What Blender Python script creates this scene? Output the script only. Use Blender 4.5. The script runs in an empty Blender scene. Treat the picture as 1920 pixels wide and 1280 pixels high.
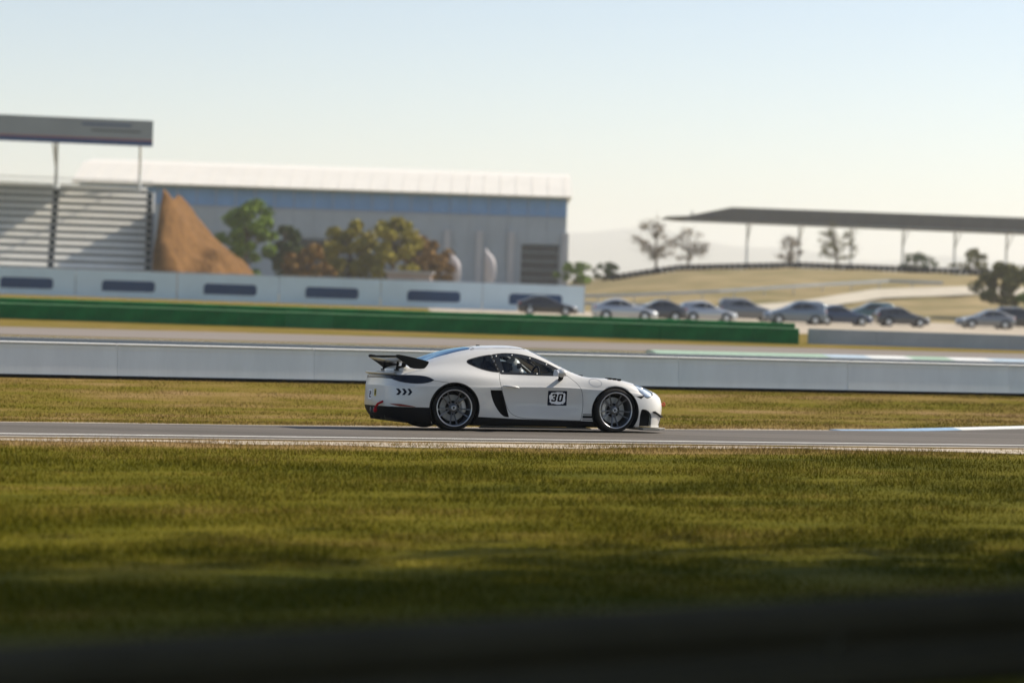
import bpy, bmesh, math, random
import numpy as np
from mathutils import Vector, Matrix, Euler

random.seed(7)
RNG = np.random.default_rng(11)
scene = bpy.context.scene
COL = scene.collection
R = math.radians

# ------------------------------------------------------------------ camera, sky, sun, exposure
PITCH, ROLL = R(1.3714), math.atan(0.033)
CAM_Z = 2.12
cam_data = bpy.data.cameras.new('camera')
cam_data.sensor_width = 36.0
cam_data.lens = 82.24
cam_data.clip_start = 0.1
cam_data.clip_end = 20000
cam = bpy.data.objects.new('camera', cam_data)
COL.objects.link(cam)
_r0, _u0, _f0 = Vector((1, 0, 0)), Vector((0, math.sin(PITCH), math.cos(PITCH))), Vector((0, math.cos(PITCH), -math.sin(PITCH)))
_r = _r0 * math.cos(ROLL) + _u0 * math.sin(ROLL)
_u = _u0 * math.cos(ROLL) - _r0 * math.sin(ROLL)
_m = Matrix((_r, _u, -_f0)).transposed().to_4x4()
_m.translation = Vector((0, 0, CAM_Z))
cam.matrix_world = _m
cam_data.dof.use_dof = True
cam_data.dof.focus_distance = 33.9
cam_data.dof.aperture_fstop = 0.95
cam_data.dof.aperture_blades = 0
scene.camera = cam

SUN_AZ, SUN_EL = R(21.0), R(37.0)          # azimuth from +X towards +Y
world = bpy.data.worlds.new('World')
scene.world = world
world.use_nodes = True
wn = world.node_tree.nodes
wl = world.node_tree.links
wn.clear()
sky = wn.new('ShaderNodeTexSky')
sky.sky_type = 'NISHITA'
sky.sun_disc = False
sky.sun_elevation = SUN_EL
sky.sun_rotation = math.pi / 2 - SUN_AZ
sky.altitude = 300
sky.air_density = 0.92
sky.dust_density = 1.0
sky.ozone_density = 1.0
bg = wn.new('ShaderNodeBackground')
bg.inputs['Strength'].default_value = 0.106
wo = wn.new('ShaderNodeOutputWorld')
wl.new(sky.outputs[0], bg.inputs[0])
wl.new(bg.outputs[0], wo.inputs[0])

sun_data = bpy.data.lights.new('sun', 'SUN')
sun_data.energy = 5.0
sun_data.angle = R(0.9)
sun_data.color = (1.0, 0.90, 0.74)
sun = bpy.data.objects.new('sun', sun_data)
COL.objects.link(sun)
SUN_DIR = Vector((math.cos(SUN_EL) * math.cos(SUN_AZ), math.cos(SUN_EL) * math.sin(SUN_AZ), math.sin(SUN_EL)))
sun.rotation_euler = (-SUN_DIR).to_track_quat('-Z', 'Y').to_euler()
sun.location = (40, 15, 60)

scene.view_settings.view_transform = 'Standard'
scene.view_settings.look = 'None'
scene.view_settings.exposure = 0.52
scene.view_settings.gamma = 1.0
scene.view_settings.use_curve_mapping = False
scene.render.engine = 'CYCLES'
scene.cycles.max_bounces = 8
scene.cycles.transparent_max_bounces = 16
scene.cycles.volume_bounces = 4
scene.cycles.use_denoising = True

# ------------------------------------------------------------------ materials
MATS = {}


def nodes_of(name):
    m = bpy.data.materials.new(name)
    m.use_nodes = True
    nt = m.node_tree
    return m, nt, nt.nodes['Principled BSDF']


def mat(name, col, rough=0.6, metal=0.0, var=0.0, scale=4.0, stretch=(1, 1, 1), bump=0.0, bscale=60.0, coat=0.0, spec=None, col2=None):
    """plain procedural surface: base colour with noise variation, optional fine relief"""
    if name in MATS:
        return MATS[name]
    m, nt, b = nodes_of(name)
    n, l = nt.nodes, nt.links
    b.inputs['Roughness'].default_value = rough
    b.inputs['Metallic'].default_value = metal
    b.inputs['Coat Weight'].default_value = coat
    b.inputs['Coat Roughness'].default_value = 0.04
    if spec is None and rough >= 0.6 and metal == 0:
        spec = 0.15
    if spec is not None:
        b.inputs['Specular IOR Level'].default_value = spec
    b.inputs['Base Color'].default_value = (*col, 1)
    if var or col2 or bump:
        tc = n.new('ShaderNodeTexCoord')
        mp = n.new('ShaderNodeMapping')
        mp.inputs['Scale'].default_value = stretch
        l.new(tc.outputs['Object'], mp.inputs[0])
    if var or col2:
        nz = n.new('ShaderNodeTexNoise')
        nz.inputs['Scale'].default_value = scale
        nz.inputs['Detail'].default_value = 6
        nz.inputs['Roughness'].default_value = 0.62
        l.new(mp.outputs[0], nz.inputs['Vector'])
        rp = n.new('ShaderNodeValToRGB')
        rp.color_ramp.elements[0].position = 0.3
        rp.color_ramp.elements[1].position = 0.7
        c2 = col2 or tuple(min(1, c * (1 + var)) for c in col)
        c1 = col if col2 else tuple(c * (1 - var) for c in col)
        rp.color_ramp.elements[0].color = (*c1, 1)
        rp.color_ramp.elements[1].color = (*c2, 1)
        l.new(nz.outputs['Fac'], rp.inputs[0])
        l.new(rp.outputs[0], b.inputs['Base Color'])
    if bump:
        n2 = n.new('ShaderNodeTexNoise')
        n2.inputs['Scale'].default_value = bscale
        n2.inputs['Detail'].default_value = 4
        l.new(mp.outputs[0], n2.inputs['Vector'])
        bp = n.new('ShaderNodeBump')
        bp.inputs['Strength'].default_value = bump
        bp.inputs['Distance'].default_value = 0.02
        l.new(n2.outputs['Fac'], bp.inputs['Height'])
        l.new(bp.outputs[0], b.inputs['Normal'])
    MATS[name] = m
    return m


def glass_mat(name, tint, refl_ior=1.45, sheen=(0.9, 0.95, 1.0)):
    """thin pane: tinted transparency with a Fresnel mirror on top"""
    if name in MATS:
        return MATS[name]
    m = bpy.data.materials.new(name)
    m.use_nodes = True
    n, l = m.node_tree.nodes, m.node_tree.links
    n.clear()
    out = n.new('ShaderNodeOutputMaterial')
    tr = n.new('ShaderNodeBsdfTransparent')
    tr.inputs[0].default_value = (*tint, 1)
    gl = n.new('ShaderNodeBsdfGlossy')
    gl.inputs['Roughness'].default_value = 0.02
    gl.inputs['Color'].default_value = (*sheen, 1)
    fr = n.new('ShaderNodeFresnel')
    fr.inputs['IOR'].default_value = refl_ior
    mx = n.new('ShaderNodeMixShader')
    l.new(fr.outputs[0], mx.inputs[0])
    l.new(tr.outputs[0], mx.inputs[1])
    l.new(gl.outputs[0], mx.inputs[2])
    l.new(mx.outputs[0], out.inputs[0])
    MATS[name] = m
    return m


# frame of the track: s runs along it, l across it (away from the camera)
TRK_A = R(18.0)
TRK_O = Vector((0.355, 34.206, 0))
TC, TS = math.cos(TRK_A), math.sin(TRK_A)


def trk(s, l, z=0.0):
    return Vector((TRK_O.x + s * TC - l * TS, TRK_O.y + s * TS + l * TC, z))


def grass_nodes(nt, blades=False):
    """dry and green patches drawn out along the track, worked out from the place on the ground"""
    n, l = nt.nodes, nt.links
    b = n['Principled BSDF']
    b.inputs['Roughness'].default_value = 0.85
    b.inputs['Specular IOR Level'].default_value = 0.04
    geo = n.new('ShaderNodeNewGeometry')
    mp = n.new('ShaderNodeMapping')
    mp.vector_type = 'POINT'
    mp.inputs['Rotation'].default_value = (0, 0, -TRK_A)
    l.new(geo.outputs['Position'], mp.inputs[0])
    st = n.new('ShaderNodeMapping')
    st.inputs['Scale'].default_value = (0.10, 0.75, 0.2)
    l.new(mp.outputs[0], st.inputs[0])
    n1 = n.new('ShaderNodeTexNoise')
    n1.inputs['Scale'].default_value = 1.0
    n1.inputs['Detail'].default_value = 7
    n1.inputs['Roughness'].default_value = 0.65
    l.new(st.outputs[0], n1.inputs['Vector'])
    n2 = n.new('ShaderNodeTexNoise')
    n2.inputs['Scale'].default_value = 0.9
    n2.inputs['Detail'].default_value = 5
    l.new(mp.outputs[0], n2.inputs['Vector'])
    # dryness grows towards the track and beyond it: l = -x sin + y cos measured across the track
    sep = n.new('ShaderNodeSeparateXYZ')
    l.new(mp.outputs[0], sep.inputs[0])
    l0 = -TRK_O.x * TS + TRK_O.y * TC
    dr = n.new('ShaderNodeMapRange')
    dr.inputs['From Min'].default_value = l0 - 5.2
    dr.inputs['From Max'].default_value = l0 - 2.6
    dr.inputs['To Min'].default_value = -0.06
    dr.inputs['To Max'].default_value = 0.27
    l.new(sep.outputs['Y'], dr.inputs['Value'])
    ad = n.new('ShaderNodeMath')
    ad.operation = 'ADD'
    l.new(n1.outputs['Fac'], ad.inputs[0])
    l.new(dr.outputs[0], ad.inputs[1])
    d2 = n.new('ShaderNodeMapRange')          # the verge beyond the track is greener again
    d2.inputs['From Min'].default_value = l0 + 1.5
    d2.inputs['From Max'].default_value = l0 + 5.0
    d2.inputs['To Min'].default_value = 0.0
    d2.inputs['To Max'].default_value = -0.15
    l.new(sep.outputs['Y'], d2.inputs['Value'])
    ad0 = ad
    ad = n.new('ShaderNodeMath')
    ad.operation = 'ADD'
    l.new(ad0.outputs[0], ad.inputs[0])
    l.new(d2.outputs[0], ad.inputs[1])
    a2 = n.new('ShaderNodeMath')
    a2.operation = 'MULTIPLY_ADD'
    a2.inputs[1].default_value = 0.35
    a2.inputs[2].default_value = -0.175
    l.new(n2.outputs['Fac'], a2.inputs[0])
    a3 = n.new('ShaderNodeMath')
    a3.operation = 'ADD'
    l.new(ad.outputs[0], a3.inputs[0])
    l.new(a2.outputs[0], a3.inputs[1])
    last = a3
    if blades:
        sc = n.new('ShaderNodeMath')
        sc.operation = 'MULTIPLY_ADD'
        sc.inputs[1].default_value = 0.30
        sc.inputs[2].default_value = -0.15
        l.new(geo.outputs['Random Per Island'], sc.inputs[0])
        a4 = n.new('ShaderNodeMath')
        a4.operation = 'ADD'
        l.new(a3.outputs[0], a4.inputs[0])
        l.new(sc.outputs[0], a4.inputs[1])
        last = a4
    rp = n.new('ShaderNodeValToRGB')
    e = rp.color_ramp.elements
    e[0].position, e[0].color = 0.30, (0.068, 0.070, 0.003, 1)
    e[1].position, e[1].color = 0.80, (0.30, 0.20, 0.085, 1)
    for p, c in ((0.42, (0.114, 0.104, 0.005, 1)), (0.54, (0.152, 0.128, 0.010, 1)), (0.66, (0.215, 0.150, 0.036, 1))):
        k = e.new(p)
        k.color = c
    l.new(last.outputs[0], rp.inputs[0])
    l.new(rp.outputs[0], b.inputs['Base Color'])
    return b


m_ground, nt, _ = nodes_of('dry_grass_ground')
gb = grass_nodes(nt)
_nz = nt.nodes.new('ShaderNodeTexNoise')
_nz.inputs['Scale'].default_value = 35
_nz.inputs['Detail'].default_value = 5
_g = nt.nodes.new('ShaderNodeNewGeometry')
nt.links.new(_g.outputs['Position'], _nz.inputs['Vector'])
_bp = nt.nodes.new('ShaderNodeBump')
_bp.inputs['Strength'].default_value = 0.7
_bp.inputs['Distance'].default_value = 0.05
nt.links.new(_nz.outputs['Fac'], _bp.inputs['Height'])
nt.links.new(_bp.outputs[0], gb.inputs['Normal'])
m_blade, nt, _ = nodes_of('grass_blades')
grass_nodes(nt, True)

M_ASPH = mat('asphalt', (0.125, 0.111, 0.096), 0.8, var=0.32, scale=0.6, stretch=(0.06, 1.6, 1), bump=0.35, bscale=90)
M_ASPH2 = mat('asphalt_far', (0.043, 0.054, 0.064), 0.75, var=0.15, scale=0.3, stretch=(0.06, 1.2, 1))
M_RUN = mat('paved_runoff', (0.22, 0.19, 0.165), 0.85, var=0.12, scale=0.4, stretch=(0.08, 1.0, 1))
M_LINE = mat('white_line_paint', (0.72, 0.71, 0.66), 0.6, var=0.14, scale=3)
M_EDGE = mat('concrete_edging', (0.50, 0.45, 0.36), 0.8, var=0.15, scale=3)
M_CONC = mat('painted_concrete', (0.70, 0.73, 0.73), 0.75, var=0.06, scale=2.2, stretch=(1.0, 1, 0.16), bump=0.15, bscale=25)
M_CONC2 = mat('bare_concrete', (0.36, 0.375, 0.38), 0.8, var=0.1, scale=1.0, bump=0.15, bscale=20)
M_GREEN = mat('green_barrier_skin', (0.003, 0.125, 0.030), 0.85, var=0.25, scale=1.2)
M_GREEN2 = mat('faded_green_barrier_skin', (0.012, 0.15, 0.045), 0.7, var=0.2, scale=1.2)
M_GRAVEL = mat('pale_gravel', (0.42, 0.36, 0.28), 0.95, var=0.2, scale=0.25, stretch=(0.3, 1, 1), bump=0.3, bscale=15)
M_STEEL = mat('galvanised_steel', (0.42, 0.44, 0.46), 0.45, 0.8, var=0.12, scale=3)
M_DSTEEL = mat('dark_painted_steel', (0.05, 0.055, 0.06), 0.5, 0.3, var=0.2, scale=5)
M_BLACK = mat('black_rubber', (0.012, 0.012, 0.013), 0.75, var=0.3, scale=20)


# ------------------------------------------------------------------ object helpers
def tag(o, label=None, cat=None, group=None, kind=None):
    if label:
        o['label'] = label
    if cat:
        o['category'] = cat
    if group:
        o['group'] = group
    if kind:
        o['kind'] = kind
    return o


def empty(name, loc=(0, 0, 0), rz=0.0, parent=None):
    o = bpy.data.objects.new(name, None)
    o.empty_display_size = 0.2
    COL.objects.link(o)
    o.location = loc
    o.rotation_euler = (0, 0, rz)
    o.parent = parent
    return o


def link(name, me, parent=None):
    o = bpy.data.objects.new(name, me)
    COL.objects.link(o)
    o.parent = parent
    return o


def mesh_obj(name, V, F, m, parent=None, smooth=False, normals=None):
    me = bpy.data.meshes.new(name)
    V = np.asarray(V, dtype=np.float64)
    if isinstance(F, np.ndarray):
        k = F.shape[1]
        me.vertices.add(len(V))
        me.vertices.foreach_set('co', V.astype(np.float32).ravel())
        me.loops.add(F.size)
        me.loops.foreach_set('vertex_index', F.astype(np.int32).ravel())
        me.polygons.add(len(F))
        me.polygons.foreach_set('loop_start', np.arange(0, F.size, k, dtype=np.int32))
        me.update(calc_edges=True)
        me.validate()
    else:
        me.from_pydata([tuple(v) for v in V], [], F)
    if smooth:
        me.polygons.foreach_set('use_smooth', [True] * len(me.polygons))
    me.materials.append(m)
    me.update()
    if normals is not None and len(me.vertices) == len(normals):
        me.normals_split_custom_set_from_vertices([tuple(q) for q in normals])
    return link(name, me, parent)


class MB:
    """collects boxes, prisms, tubes and turned shapes and links them as one mesh"""

    def __init__(self):
        self.v, self.f = [], []

    def add(self, V, F):
        k = len(self.v)
        self.v += [tuple(p) for p in V]
        self.f += [tuple(i + k for i in q) for q in F]
        return self

    def box(self, x0, x1, y0, y1, z0, z1):
        V = [(x0, y0, z0), (x1, y0, z0), (x1, y1, z0), (x0, y1, z0), (x0, y0, z1), (x1, y0, z1), (x1, y1, z1), (x0, y1, z1)]
        return self.add(V, [(0, 3, 2, 1), (4, 5, 6, 7), (0, 1, 5, 4), (1, 2, 6, 5), (2, 3, 7, 6), (3, 0, 4, 7)])

    def prism(self, pts, a, b, axis='y'):
        """outline (p,q) pushed from a to b along an axis; p,q are the two other axes in order"""
        n = len(pts)
        mk = {'y': lambda p, q, t: (p, t, q), 'x': lambda p, q, t: (t, p, q), 'z': lambda p, q, t: (p, q, t)}[axis]
        V = [mk(p, q, a) for p, q in pts] + [mk(p, q, b) for p, q in pts]
        F = [tuple(range(n)), tuple(range(2 * n - 1, n - 1, -1))]
        F += [(i, i + n, (i + 1) % n + n, (i + 1) % n) for i in range(n)]
        return self.add(V, F)

    def tube(self, pts, r, k=8, caps=True):
        pts = [Vector(p) for p in pts]
        rs = r if isinstance(r, (list, tuple)) else [r] * len(pts)
        V, F = [], []
        for i, p in enumerate(pts):
            d = (pts[min(i + 1, len(pts) - 1)] - pts[max(i - 1, 0)]).normalized()
            a = d.cross(Vector((0, 0, 1)))
            if a.length < 1e-3:
                a = d.cross(Vector((0, 1, 0)))
            a.normalize()
            c = d.cross(a)
            for j in range(k):
                t = 2 * math.pi * j / k
                V.append(p + (a * math.cos(t) + c * math.sin(t)) * rs[i])
        for i in range(len(pts) - 1):
            for j in range(k):
                F.append((i * k + j, i * k + (j + 1) % k, (i + 1) * k + (j + 1) % k, (i + 1) * k + j))
        if caps:
            F.append(tuple(range(k - 1, -1, -1)))
            F.append(tuple(range((len(pts) - 1) * k, len(pts) * k)))
        return self.add(V, F)

    def lathe_y(self, prof, k=48, close=False):
        """profile of (y, radius) turned round the y axis"""
        V, F = [], []
        for (y, r) in prof:
            for j in range(k):
                t = 2 * math.pi * j / k
                V.append((r * math.cos(t), y, r * math.sin(t)))
        n = len(prof)
        for i in range(n if close else n - 1):
            i2 = (i + 1) % n
            for j in range(k):
                F.append((i * k + j, i2 * k + j, i2 * k + (j + 1) % k, i * k + (j + 1) % k))
        return self.add(V, F)

    def ellipsoid(self, c, r, nu=16, nv=10):
        V, F = [], []
        for i in range(nv + 1):
            ph = math.pi * i / nv
            for j in range(nu):
                t = 2 * math.pi * j / nu
                V.append((c[0] + r[0] * math.sin(ph) * math.cos(t), c[1] + r[1] * math.sin(ph) * math.sin(t), c[2] + r[2] * math.cos(ph)))
        for i in range(nv):
            for j in range(nu):
                F.append((i * nu + j, (i + 1) * nu + j, (i + 1) * nu + (j + 1) % nu, i * nu + (j + 1) % nu))
        return self.add(V, F)

    def build(self, name, m, parent=None, smooth=False, bevel=0.0, loc=None):
        o = mesh_obj(name, self.v, self.f, m, parent, smooth)
        if smooth == 'angle':
            o.data.polygons.foreach_set('use_smooth', [True] * len(o.data.polygons))
            o.data.set_sharp_from_angle(angle=R(35))
        if bevel:
            md = o.modifiers.new('bevel', 'BEVEL')
            md.width = bevel
            md.segments = 2
            md.limit_method = 'ANGLE'
        if loc:
            o.location = loc
        return o


def copy_tree(o, parent=None):
    c = o.copy()
    COL.objects.link(c)
    c.parent = parent
    for ch in list(o.children):
        copy_tree(ch, c)
    return c


# ------------------------------------------------------------------ the ground and the tracks
def z_cross(l):
    """height of the ground across the track: the track falls away from the camera, the verge climbs back to the wall"""
    if l < -0.3:
        return 0.0
    if l < 5.0:
        return -0.045 * (l + 0.3)
    if l < 8.5:
        return -0.2385
    if l < 13.6:
        t = (l - 8.5) / 5.1
        return -0.2385 * (1 - t * t * (3 - 2 * t))
    return 0.0


def strip(name, s_list, la, lb, m, lift, nl=1, extra=None):
    """a sheet on the ground between two lines across the track (numbers or functions of s)"""
    fa = la if callable(la) else (lambda s: la)
    fb = lb if callable(lb) else (lambda s: lb)
    V, F = [], []
    for s in s_list:
        a, b = fa(s), fb(s)
        for j in range(nl + 1):
            l = a + (b - a) * j / nl
            V.append(trk(s, l, z_cross(l) + lift + (extra(s, j / nl) if extra else 0)))
    w = nl + 1
    for i in range(len(s_list) - 1):
        for j in range(nl):
            F.append((i * w + j, (i + 1) * w + j, (i + 1) * w + j + 1, i * w + j + 1))
    o = mesh_obj(name, V, F, m)
    tag(o, kind='structure')
    return o


def interp(keys):
    xs = [k[0] for k in keys]
    ys = [k[1] for k in keys]
    return lambda s: float(np.interp(s, xs, ys))


S_LONG = [-400, -120, -60, -40, -30, -25] + [-20 + i * 0.5 for i in range(101)] + [35, 40, 60, 120, 400]
S_FAR = [-6000, -400, -60, -30, 0, 30, 60, 400, 6000]
LS = [-2000, -60, -20, -2.6, -1.9, -0.3, 0, 1, 2, 3, 4, 5, 6, 7, 8.5, 9.5, 10.5, 11.5, 12.5, 13.6, 20, 60, 400, 8000]
V, F = [], []
for s in S_FAR:
    for l in LS:
        V.append(trk(s, l, z_cross(l) - 0.004))
w = len(LS)
for i in range(len(S_FAR) - 1):
    for j in range(w - 1):
        F.append((i * w + j, (i + 1) * w + j, (i + 1) * w + j + 1, i * w + j + 1))
tag(mesh_obj('ground', V, F, m_ground), kind='structure')

FAR_EDGE = interp([(-400, 1.7), (-20, 1.75), (-9, 1.85), (-3, 2.15), (0, 2.5), (3, 3.1), (6, 3.9), (8.2, 4.6), (11, 5.8), (14, 7.0), (18, 8.6), (24, 10.4), (40, 12.0), (400, 12.3)])
strip('race_track', S_LONG, -2.45, FAR_EDGE, M_ASPH, 0.006, nl=10)
strip('edge_line', S_LONG, -1.97, -1.86, M_LINE, 0.010)
strip('edge_line', S_LONG, lambda s: -2.66 + 0.03 * math.sin(s * 0.9), -2.56, M_EDGE, 0.022)
strip('dirt_edge', S_LONG, lambda s: FAR_EDGE(s), lambda s: FAR_EDGE(s) + 0.75 + 0.25 * math.sin(s * 1.3) * math.sin(s * 0.31), M_GRAVEL, 0.002)
strip('dirt_edge', S_LONG, lambda s: -3.25 + 0.22 * math.sin(s * 0.7) + 0.12 * math.sin(s * 2.9), -2.66, M_GRAVEL, 0.002)

# kerb on the far edge at the right: blue blocks, then white ones, each a raised wedge
M_KB = mat('blue_kerb_paint', (0.26, 0.40, 0.56), 0.5, var=0.12, scale=4)
M_KW = mat('white_kerb_paint', (0.74, 0.74, 0.70), 0.5, var=0.1, scale=4)
kerb = tag(empty('kerb', trk(8, 5, z_cross(5))), kind='structure')
bpy.context.view_layer.update()
kinv = kerb.matrix_world.inverted()
s = 7.0
k = 0
while s < 30:
    step = 1.0
    s1 = s + step - 0.012
    mb = MB()
    pts = []
    for q in (s, s1):
        e = FAR_EDGE(q)
        z0, z1 = z_cross(e), z_cross(e + 0.55)
        pts.append([trk(q, e - 0.02, z0 - 0.03), trk(q, e - 0.02, z0 + 0.012), trk(q, e + 0.3, z1 + 0.030), trk(q, e + 0.42, z1 + 0.025), trk(q, e + 0.42, z1 - 0.05)])
    Vk = [kinv @ p for p in pts[0] + pts[1]]
    Fk = [(0, 1, 2, 3, 4), (9, 8, 7, 6, 5)] + [(i, i + 5, (i + 1) % 5 + 5, (i + 1) % 5) for i in range(5)]
    mb.add(Vk, Fk)
    mb.build('kerb_block', M_KB if s < 9.9 else M_KW, kerb)
    s += step

# behind the wall: a second piece of track, its paved verge and the grass beyond
S2 = [-400, -60, -20, 0, 20, 40, 60, 400]
L2 = interp([(-400, 42.6), (-3.5, 42.35), (18, 40.7), (32, 40.7), (400, 40.0)])
strip('race_track', S2, 24.0, L2, M_ASPH2, 0.006)
strip('edge_line', S2, lambda s: L2(s) - 0.32, lambda s: L2(s) - 0.06, M_LINE, 0.010)
strip('paved_runoff', S2, lambda s: L2(s) + 1.9, interp([(-400, 58), (-2, 54.7), (23, 53.5), (60, 51), (400, 40.5)]), M_RUN, 0.006)
M_KG = mat('green_kerb_paint', (0.32, 0.46, 0.32), 0.5, var=0.12, scale=4)
kerb2 = tag(empty('kerb', trk(30, L2(30), 0)), kind='structure')
bpy.context.view_layer.update()
kinv = kerb2.matrix_world.inverted()
M_KP = mat('faded_blue_kerb_paint', (0.42, 0.52, 0.60), 0.5, var=0.12, scale=4)
pat = [M_KG] * 4 + [M_KP, M_KW, M_KG, M_KW] * 8
for i, mk in enumerate(pat[:22]):
    s0 = 18.0 + i * 1.6
    pts = []
    for q in (s0, s0 + 1.585):
        e = L2(q)
        pts.append([trk(q, e, -0.02), trk(q, e, 0.015), trk(q, e + 0.75, 0.09), trk(q, e + 1.1, 0.07), trk(q, e + 1.1, -0.02)])
    Vk = [kinv @ p for p in pts[0] + pts[1]]
    Fk = [(0, 1, 2, 3, 4), (9, 8, 7, 6, 5)] + [(j, j + 5, (j + 1) % 5 + 5, (j + 1) % 5) for j in range(5)]
    MB().add(Vk, Fk).build('kerb_block', mk, kerb2)

# ------------------------------------------------------------------ concrete wall along the verge
WALL_L, WALL_H = 14.1, 0.66
cw = tag(empty('concrete_wall', trk(0, WALL_L), TRK_A), 'low pale grey concrete wall running behind the white race car', 'wall')
mb = MB().prism([(0.03, -0.05), (-0.0, 0.06), (0.07, 0.56), (0.07, WALL_H), (0.30, WALL_H), (0.30, -0.05)], 0.0015, 3.9985, 'x')
blk = mb.build('wall_block', M_CONC, cw, bevel=0.004)
n = 0
for i in range(-14, 16):
    b = blk if n == 0 else blk.copy()
    if n:
        COL.objects.link(b)
        b.parent = cw
    b.location = (i * 4.0, 0.004 * random.uniform(-1, 1), 0.003 * random.uniform(-1, 1))
    n += 1
M_CAP = mat('white_wall_cap', (0.78, 0.77, 0.73), 0.6, var=0.08, scale=2)  # paler and warmer than the wall: sunlight on its top put into the colour
cap = MB().box(0.01, 3.99, 0.05, 0.32, WALL_H + 0.002, WALL_H + 0.035).build('wall_cap', M_CAP, cw, bevel=0.008)
for n, i in enumerate(range(-14, 16)):
    b = cap if n == 0 else cap.copy()
    if n:
        COL.objects.link(b)
        b.parent = cw
    b.location = (i * 4.0, 0, 0.008)
MB().box(-56, 64, -.02, .01, -.05, .07).build('wall_foot', mat('bitumen_strip', (0.012, 0.013, 0.012), 0.9, spec=0.1), cw)  # dark strip stands in for the shade in the gap under the wall

# ------------------------------------------------------------------ green barrier and the bare wall that continues it
GB_Y = 102.2
gbar = tag(empty('green_barrier', (-24, GB_Y - 3.2, 0), R(2.4)), 'low dark green crash barrier with a pale green top edge', 'barrier')
front = MB().prism([(0.0, 0.0), (0.0, 0.58), (0.06, 0.64), (0.75, 0.64), (0.80, 0.58), (0.80, 0.0)], 0.003, 1.997, 'x').build('barrier_block', M_GREEN, gbar, bevel=0.008)
M_GTOP = mat('pale_green_barrier_top', (0.17, 0.42, 0.17), 0.5, var=0.15, scale=2)  # sunlight on the barrier top put into a paler green
topb = MB().box(0.002, 1.998, -0.012, 0.76, 0.643, 0.672).build('barrier_top', M_GTOP, gbar)
back = MB().prism([(1.10, 0.0), (1.10, 0.83), (1.16, 0.88), (1.6, 0.88), (1.6, 0.0)], 0.003, 1.997, 'x').build('barrier_block', M_GREEN, gbar, bevel=0.008)
for i in range(-5, 18):
    for src, nm in ((front, 'f'), (topb, 't'), (back, 'b')):
        b = src if i == -5 else src.copy()
        if i != -5:
            COL.objects.link(b)
            b.parent = gbar
        b.location = (i * 2.0 + 0.36, random.uniform(-0.015, 0.015), random.uniform(-0.006, 0.006))
        if nm == 'f' and i in (7, 12, 13):
            b.data = b.data.copy()
            b.data.materials[0] = M_GREEN2
cw2 = tag(empty('bare_concrete_wall', (13.0, 102.35, 0), R(5.0)), 'bare pale concrete wall continuing from the end of the green barrier', 'wall')
blk2 = MB().prism([(0.0, -0.05), (0.03, 0.1), (0.08, 0.60), (0.08, 0.66), (0.32, 0.66), (0.40, 0.1), (0.42, -0.05)], 0.002, 2.998, 'x').build('wall_block', M_CONC2, cw2, bevel=0.006)
for i in range(0, 14):
    b = blk2 if i == 0 else blk2.copy()
    if i:
        COL.objects.link(b)
        b.parent = cw2
    b.location = (i * 3.0, random.uniform(-0.015, 0.015), random.uniform(-0.006, 0.006))

# ------------------------------------------------------------------ grass you can see standing: near bank and verge
def blades(name, label, n, pick, h0, h1, w0, w1):
    P = pick(n)
    # tussocks, thin spots and mown bands that run with the track
    sv = (P[:, 0] - TRK_O.x) * TC + (P[:, 1] - TRK_O.y) * TS
    lv = -(P[:, 0] - TRK_O.x) * TS + (P[:, 1] - TRK_O.y) * TC
    f = np.zeros(len(P))
    rw = np.random.default_rng(3)
    for k in range(26):
        a, b, c = rw.normal(0, 1.3), rw.normal(0, 4.5), rw.uniform(0, 6.28)
        f += np.sin(sv * a + lv * b + c) / 5.0
    band = 0.5 * np.sin(lv * 2.4 + 0.25 * np.sin(sv * .4)) + 0.5 * np.sin(lv * 5.3 + 1.0)
    f = f + 0.35 * band
    keep = RNG.random(len(P)) < np.clip(0.82 + 0.40 * f, 0.15, 1.0)
    P, f = P[keep], f[keep]
    n = len(P)
    ang = RNG.uniform(0, 2 * math.pi, n)
    h = RNG.uniform(h0, h1, n) * RNG.uniform(0.5, 1.0, n) * np.clip(0.85 + 0.32 * f, 0.4, 1.6)
    wd = RNG.uniform(w0, w1, n)
    lean = RNG.normal(0, 0.45, (n, 2)) * h[:, None]
    dx, dy = np.cos(ang) * wd, np.sin(ang) * wd
    V = np.empty((n, 3, 3))
    V[:, 0] = P + np.stack([-dx, -dy, np.full(n, -0.004)], 1)
    V[:, 1] = P + np.stack([dx, dy, np.full(n, -0.004)], 1)
    V[:, 2] = P + np.stack([lean[:, 0], lean[:, 1], h], 1)
    Fq = np.arange(n * 3).reshape(n, 3)
    o = mesh_obj(name, V.reshape(-1, 3), Fq, m_blade)
    tag(o, label, 'grass', kind='stuff')
    return o


def pick_near(n):
    Y = RNG.uniform(9.5, 40, n) ** 1.0
    X = RNG.uniform(-1, 1, n) * (0.25 * Y + 2.5)
    l = -(X - TRK_O.x) * TS + (Y - TRK_O.y) * TC
    s = (X - TRK_O.x) * TC + (Y - TRK_O.y) * TS
    edge = -2.72 - 0.35 * RNG.random(n) ** 2
    k = l < edge
    return np.stack([X[k], Y[k], np.zeros(k.sum())], 1)


ZC_L = np.linspace(-3, 15, 400)
ZC_Z = np.array([z_cross(q) for q in ZC_L])


def pick_verge(n):
    s = RNG.uniform(-14, 22, n)
    fe = np.interp(s, [-20, -9, -3, 0, 3, 6, 8.2, 11, 14, 18, 24], [1.75, 1.85, 2.15, 2.5, 3.1, 3.9, 4.6, 5.8, 7.0, 8.6, 10.4])
    l = fe + 0.35 + (13.95 - fe - 0.35) * RNG.random(n)
    X = TRK_O.x + s * TC - l * TS
    Y = TRK_O.y + s * TS + l * TC
    return np.stack([X, Y, np.interp(l, ZC_L, ZC_Z)], 1)


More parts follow.
